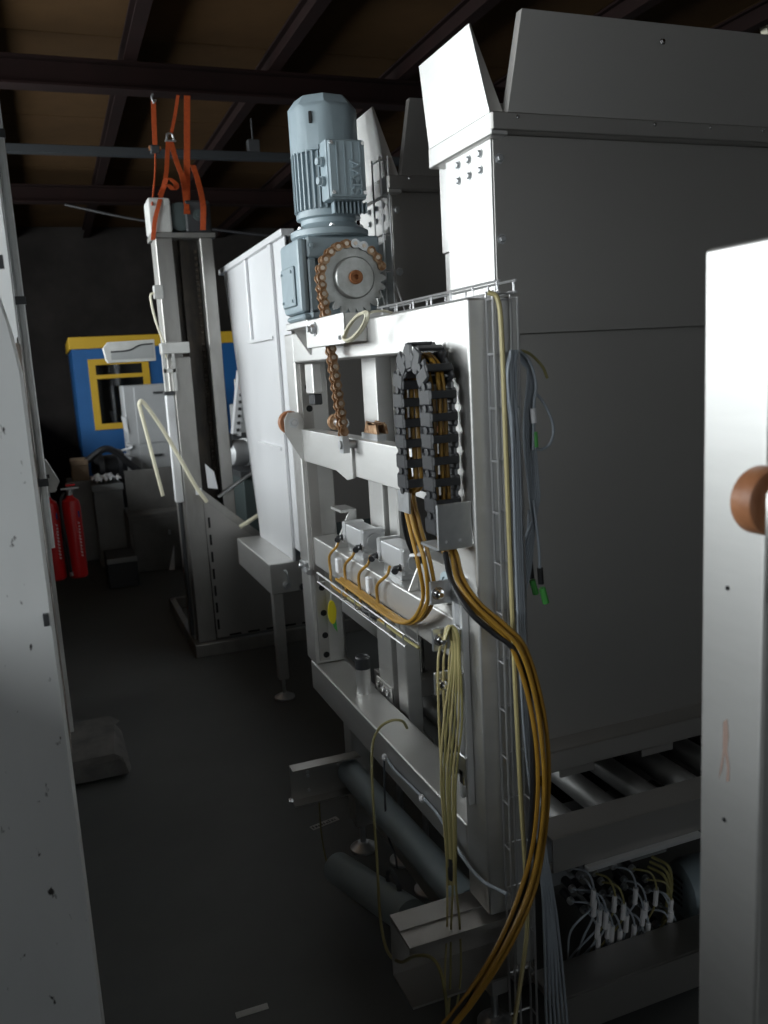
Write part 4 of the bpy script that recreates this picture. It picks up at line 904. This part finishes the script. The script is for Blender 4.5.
MB().tube(cr([q, q + Vector((-.008, 0, -.02)), q + Vector((0, 0, -.05)), q + Vector((.012, 0, -.03))]), .006, 8).build('hook', 'zinc', t)

# ------------------------------------------------------------------ blue cabin at the back
cb = thing('site_cabin', (1.8, 10.0, 0), 'blue cabin with a yellow roof strip and yellow window frame', 'cabin')
KY = 9.3
wx0, wx1, wz0, wz1 = at(98, 427, Y=KY).x, at(152, 427, Y=KY).x, at(100, 427, Y=KY).z, at(100, 362, Y=KY).z
g = MB()
g.box(.24, wx0, KY, KY + .05, 0, 1.92).box(wx1, 3.6, KY, KY + .05, 0, 1.92).box(wx0, wx1, KY, KY + .05, 0, wz0).box(wx0, wx1, KY, KY + .05, wz1, 1.92)
g.box(.24, .29, KY + .05, 11.0, 0, 1.92)
g.build('wall', 'cabin_blue', cb)
MB().box(.22, 3.62, KY - .02, 11.0, 1.921, 2.04, .004).build('roof', 'cabin_yellow', cb)
fr = MB().box(wx0 - .03, wx0 + .04, KY - .015, KY - .001, wz0 - .03, wz1 + .03).box(wx1 - .04, wx1 + .03, KY - .015, KY - .001, wz0 - .03, wz1 + .03).box(wx0 + .04, wx1 - .04, KY - .015, KY - .001, wz0 - .03, wz0 + .03).box(wx0 + .04, wx1 - .04, KY - .015, KY - .001, wz1 - .03, wz1 + .03).box(wx0 + .04, wx1 - .04, KY - .015, KY - .001, wz1 - .17, wz1 - .13).build('window_frame', 'cabin_yellow', cb)
MB().box(wx0 + .001, wx1 - .001, KY + .02, KY + .026, wz0 + .001, wz1 - .001).build('pane', 'cabin_glass', cb)
MB().box(.29, 3.6, 10.9, 10.95, 0, 1.92).build('rear_wall', 'wall_dark', cb)

# ------------------------------------------------------------------ things around the cabin
def crate(name, x0, x1, y0, y1, z0, z1, m, label, cat, parts=()):
    t = thing(name, ((x0 + x1) / 2, (y0 + y1) / 2, z0), label, cat)
    MB().box(x0, x1, y0, y1, z0, z1, .008).build('body', m, t)
    for (nm, mm, a) in parts: MB().box(*a, .003).build(nm, mm, t)
    return t
a0, a1 = at(133, 570, Y=7.2), at(186, 572, Y=7.2)
zt = at(140, 470, Y=7.2).z
t = crate('steel_cabinet', a0.x, 1.05, 7.2, 7.7, 0, at(135, 515, Y=7.2).z, 'cabinet_dull', 'dull grey steel cabinet standing on the floor left of the tower', 'cabinet', [('door', 'cabinet_dull', (a0.x + .03, 1.02, 7.19, 7.199, .04, at(135, 515, Y=7.2).z - .04))])
MB().box(.78, .80, 7.17, 7.189, .30, .34).build('latch', 'zinc', t)
b0 = at(124, 471, Y=7.45); b1 = at(124, 516, Y=7.45)
o = MB().box(b0.x, 1.05, 7.45, 7.46, b1.z - .15, b0.z, .003, M=None).build('loose_panel', 'cabinet_dull'); tag(o, 'grey sheet metal panel leaning behind the dull steel cabinet', 'panel')
c0, c1 = at(122, 386, Y=8.5), at(168, 386, Y=8.5); zl = at(122, 471, Y=8.5).z
t = thing('tall_cabinet', ((c0.x + c1.x) / 2, 8.7, 0), 'tall stainless cabinet with a drawer in front of the cabin window', 'cabinet')
MB().box(c0.x, c1.x, 8.5, 8.9, 0, c0.z, .01).build('body', 'cabinet_grey', t)
zm = at(135, 445, Y=8.5).z
d = MB().box(c0.x + .10, c1.x - .01, 8.485, 8.499, zm + .01, c0.z - .02, .004).build('door', 'cabinet_grey', t); MB().box(c1.x - .15, c1.x - .03, 8.46, 8.484, c0.z - .09, c0.z - .07).build('door_handle', 'dark_junk', d)
d = MB().box(c0.x + .10, c1.x - .01, 8.485, 8.499, zl, zm - .01, .004).build('drawer', 'cabinet_grey', t); MB().box(c0.x + .2, c0.x + .3, 8.46, 8.484, zm - .12, zm - .10).build('drawer_handle', 'dark_junk', d)
for k in range(5):
    q = at(128 + 2.0 * k, 447 + 4 * k, Y=8.3); rr = random.Random(k)
o = MB().tube([at(126 + 7 * math.sin(k * 1.1) , 444 + k * 1.9, Y=8.48) for k in range(16)], .014, 6).build('cable_coil', 'white_tag'); tag(o, 'curly white cable hanging at the side of the tall cabinet', 'cable')
p = at(126, 440, Y=8.4)
o = MB().prism([at(121, 416, Y=8.48), at(126, 418, Y=8.48), at(129, 434, Y=8.48), at(125, 432, Y=8.48)], (0, .004, 0)).build('paper_sheet', 'paper'); tag(o, 'white paper sheet stuck on the edge of the tall cabinet', 'paper')
t = thing('cable_drum', (.62, 8.55, 0), 'black drum-shaped bundle in front of the blue cabin', 'drum')
q = at(109, 469, Y=8.22)
MB().lathe((q.x - .13, q.y, q.z + .02), (1, .2, 0), [(.10, 0), (.15, .02), (.16, .06), (.11, .08), (.11, .2), (.16, .22), (.15, .26), (.1, .28)], 20).build('drum', 'black_plastic', t)
MB().tube(cr([(q.x - .2, q.y - .17, q.z + .1), (q.x, q.y - .17, q.z + .2), (q.x + .2, q.y - .17, q.z + .02), (q.x + .38, q.y - .17, q.z - .15)]), .03, 8).build('hose', 'cable_black', t)
MB().box(q.x - .12, q.x + .14, q.y - .1, q.y + .15, 0, q.z - .09).build('stand', 'dark_junk', t)
q0, q1 = at(70, 461, Y=8.0), at(90, 480, Y=8.0)
t = crate('cardboard_box', q0.x, q1.x, 8.0, 8.3, q1.z, q0.z, 'cardboard', 'brown cardboard box stacked left of the black drum', 'box', [('flap', 'cardboard', (q0.x, q1.x, 7.985, 7.999, q0.z - .05, q0.z))])
crate('plastic_crate', q0.x - .05, q1.x + .03, 7.98, 8.35, 0, q1.z, 'grey_paint', 'grey crate under the brown cardboard box', 'crate', [('rim', 'grey_paint', (q0.x - .06, q1.x + .04, 7.965, 7.979, q1.z - .06, q1.z))])
q0, q1 = at(92, 482, Y=7.6), at(125, 512, Y=7.6)
t = crate('pallet_box', q0.x, q1.x, 7.6, 8.0, 0, q0.z - .03, 'grey_paint', 'low grey box covered with crumpled plastic film', 'box', [('rim', 'grey_paint', (q0.x - .01, q1.x + .01, 7.585, 7.599, q0.z - .09, q0.z - .03))])
g = MB(); rr = random.Random(5); gv = {}
for i in range(14):
    for j in range(8): gv[i, j] = g.bm.verts.new((q0.x + (q1.x - q0.x) * i / 13, 7.58 + .44 * j / 7, q0.z - .02 + rr.uniform(0, .05)))
for i in range(13):
    for j in range(7): g.bm.faces.new((gv[i, j], gv[i + 1, j], gv[i + 1, j + 1], gv[i, j + 1]))
o = g.build('plastic_film', 'white_tag', None, 10); tag(o, 'crumpled pale plastic film lying on the low grey box', 'film')
for (pp, qq, lab) in (((115, 505), (126, 497), 'short white strip lying on the far floor, the upper one'), ((121, 513), (127, 506), 'short white strip lying on the far floor, the lower one')):
    a, b = at(*pp, Z=.25), at(*qq, Z=.25)
    o = MB().box(-.5, .5, -.02, .02, -.006, .006, M=Matrix.Translation((a + b) / 2) @ (b - a).to_track_quat('X', 'Z').to_matrix().to_4x4() @ Matrix.Diagonal(((b - a).length, 1, 1, 1))).build('plastic_strip', 'white_tag'); tag(o, lab, 'strip', 'white strips')
crate('low_plinth', at(100, 515, Y=7.0).x, at(130, 515, Y=7.0).x, 6.75, 7.15, 0, .24, 'dark_junk', 'dark low plinth carrying the short white strips', 'plinth', [('edge', 'grey_paint', (at(100, 515, Y=7.0).x, at(130, 515, Y=7.0).x, 6.735, 6.749, .20, .24))])
o = MB().cyl((at(82, 512, Z=.02).x, at(82, 512, Z=.02).y, .025), (at(128, 556, Z=.02).x, at(128, 556, Z=.02).y, .025), .022, 10).build('floor_pole', 'dirty_white'); tag(o, 'long pale pole lying slanted on the far floor', 'pole')
o = MB().prism([at(169, 570, Y=7.15), at(175, 570, Y=7.15), at(174, 545, Y=7.17)], (0, .004, 0)).build('paper_sheet', 'paper'); tag(o, 'white pointed paper leaning on the dull cabinet near the floor', 'paper')
# machinery between the tower and the chute
t = thing('white_panel_rack', (2.0, 7.2, 0), 'slanted white perforated machine panel right of the tower', 'panel')
MB().box(at(236, 435, Y=7.0).x - .03, at(240, 435, Y=7.0).x + .1, 7.0, 7.1, 0, at(236, 435, Y=7.0).z + .01).build('stand', 'dark_junk', t)
MB().prism([at(233, 435, Y=7.0), at(241, 436, Y=7.0), at(243, 372, Y=7.0), at(239, 370, Y=7.0)], (0, .10, 0)).build('frame', 'white_hopper', t)
for k in range(8):
    q = at(238 + k * .55, 430 - 7 * k, Y=6.995); MB().box(q.x - .012, q.x + .012, 6.99, 6.999, q.z - .012, q.z + .012).build('hole', 'strap_orange' if k > 5 else 'dark_junk', t)
q0, q1 = at(236, 405, Y=7.3), at(275, 450, Y=7.3)
t2 = crate('control_box', q0.x, q1.x, 7.3, 7.6, q1.z, q0.z, 'grey_paint', 'grey control box behind the slanted white panel', 'box', [('cover', 'tower_steel', (q0.x, q1.x, 7.28, 7.299, q0.z - .02, q0.z + .22))])
for k in range(3): q = at(246 + (k % 2) * 2, 404 + 8 * k, Y=7.27); MB().cyl((q.x, 7.279, q.z), (q.x, 7.26, q.z), .02, 10).build('knob', 'black_plastic', t2)
MB().box(q0.x + .05, q1.x - .05, 7.35, 7.55, 0, q1.z - .001).build('stand', 'dark_junk', t2)
t = thing('spare_motor', (1.7, 6.5, .7), 'silvery round spare motor on a dark bench right of the tower', 'motor')
q = at(240, 453, Y=6.5)
MB().lathe((q.x - .09, q.y, q.z), (1, .4, 0), [(.05, 0), (.09, .01), (.10, .03), (.10, .14), (.11, .145), (.11, .18), (.07, .19), (.07, .22)], 20).build('body', 'aluminium', t)
MB().box(q.x + .09, q.x + .16, q.y - .12, q.y + .12, q.z - .12, q.z + .14, .006).build('end_flange', 'dark_junk', t)
MB().box(q.x - .13, q.x - .06, q.y - .05, q.y + .05, q.z + .05, q.z + .16, .006).build('terminal', 'dark_junk', t)
zb = q.z - .125
bn = thing('work_bench', (1.8, 6.6, 0), 'dark low bench with pale sheets on it behind the tower', 'bench')
MB().box(1.25, 2.6, 6.3, 6.9, zb - .05, zb, .004).build('top', 'dark_junk', bn)
MB().box(1.28, 2.57, 6.35, 6.85, .12, zb - .051, .004).build('body', 'motor_green', bn)
for x in (1.3, 2.5):
    for y in (6.38, 6.8): MB().box(x, x + .06, y, y + .06, 0, .119).build('leg', 'dark_junk', bn)
for k, (px, py) in enumerate(((255, 455), (256, 463), (253, 472))):
    q = at(px, py, Z=zb + .01); o = MB().box(q.x - .12, q.x + .12, max(6.32, q.y - .12), min(q.y + .1, 6.88), zb + .001, zb + .02 + .015 * k, .003).build('paper_stack', 'paper'); tag(o, ['pale paper pile on the bench, the rear one', 'pale paper pile on the bench, the middle one', 'pale paper pile on the bench, the front one'][k], 'paper', 'paper piles on the bench') if k == 0 else bpy.data.objects.remove(o)
# dark cladding pieces on back wall
# ------------------------------------------------------------------ floor bits
def strip(p, q, wdt, m, nm, label, cat):
    a, b = at(*p, Z=.001), at(*q, Z=.001)
    return tag(MB().box(-.5, .5, -wdt / 2, wdt / 2, 0, .002, M=Matrix.Translation((a + b) / 2) @ Matrix.Rotation(math.atan2(b.y - a.y, b.x - a.x), 4, 'Z') @ Matrix.Diagonal(((b - a).length, 1, 1, 1))).build(nm, m), label, cat)
sl = thing('sticker', at(325, 824, Z=.001), 'torn white printed sticker lying on the floor behind the far tube bracket', 'sticker')
a, b = at(311, 829, Z=.001), at(338, 818, Z=.001)
T_ = Matrix.Translation((a + b) / 2) @ Matrix.Rotation(math.atan2(b.y - a.y, b.x - a.x), 4, 'Z')
MB().box(-.055, .055, -.014, .014, 0, .0015, M=T_).build('paper', 'dirty_white', sl)
g = MB()
for k in range(9): g.box(-.05 + k * .011, -.044 + k * .011 + .002 * (k % 2), -.008, .008 - .003 * (k % 3), .0016, .0019, M=T_)
g.build('print', 'dark_junk', sl)
strip((236, 1016), (268, 1006), .02, 'dirty_white', 'tape_scrap', 'short pale scrap of tape on the floor at the bottom edge', 'tape')
o = MB().lathe((at(764, 28, Y=4.0).x + .02, 4.0, at(764, 28, Y=4.0).z), (0, -1, 0), [(.055, 0), (.075, .02), (.07, .06), (.03, .07)], 8).cyl((at(764, 28, Y=4.0).x + .02, 3.97, at(764, 28, Y=4.0).z + .06), (at(764, 28, Y=4.0).x + .02, 3.97, RZ - .021), .012, 10).build('ceiling_lamp', 'cream'); tag(o, 'unlit cream lamp housing under the ceiling at the top right corner', 'lamp')
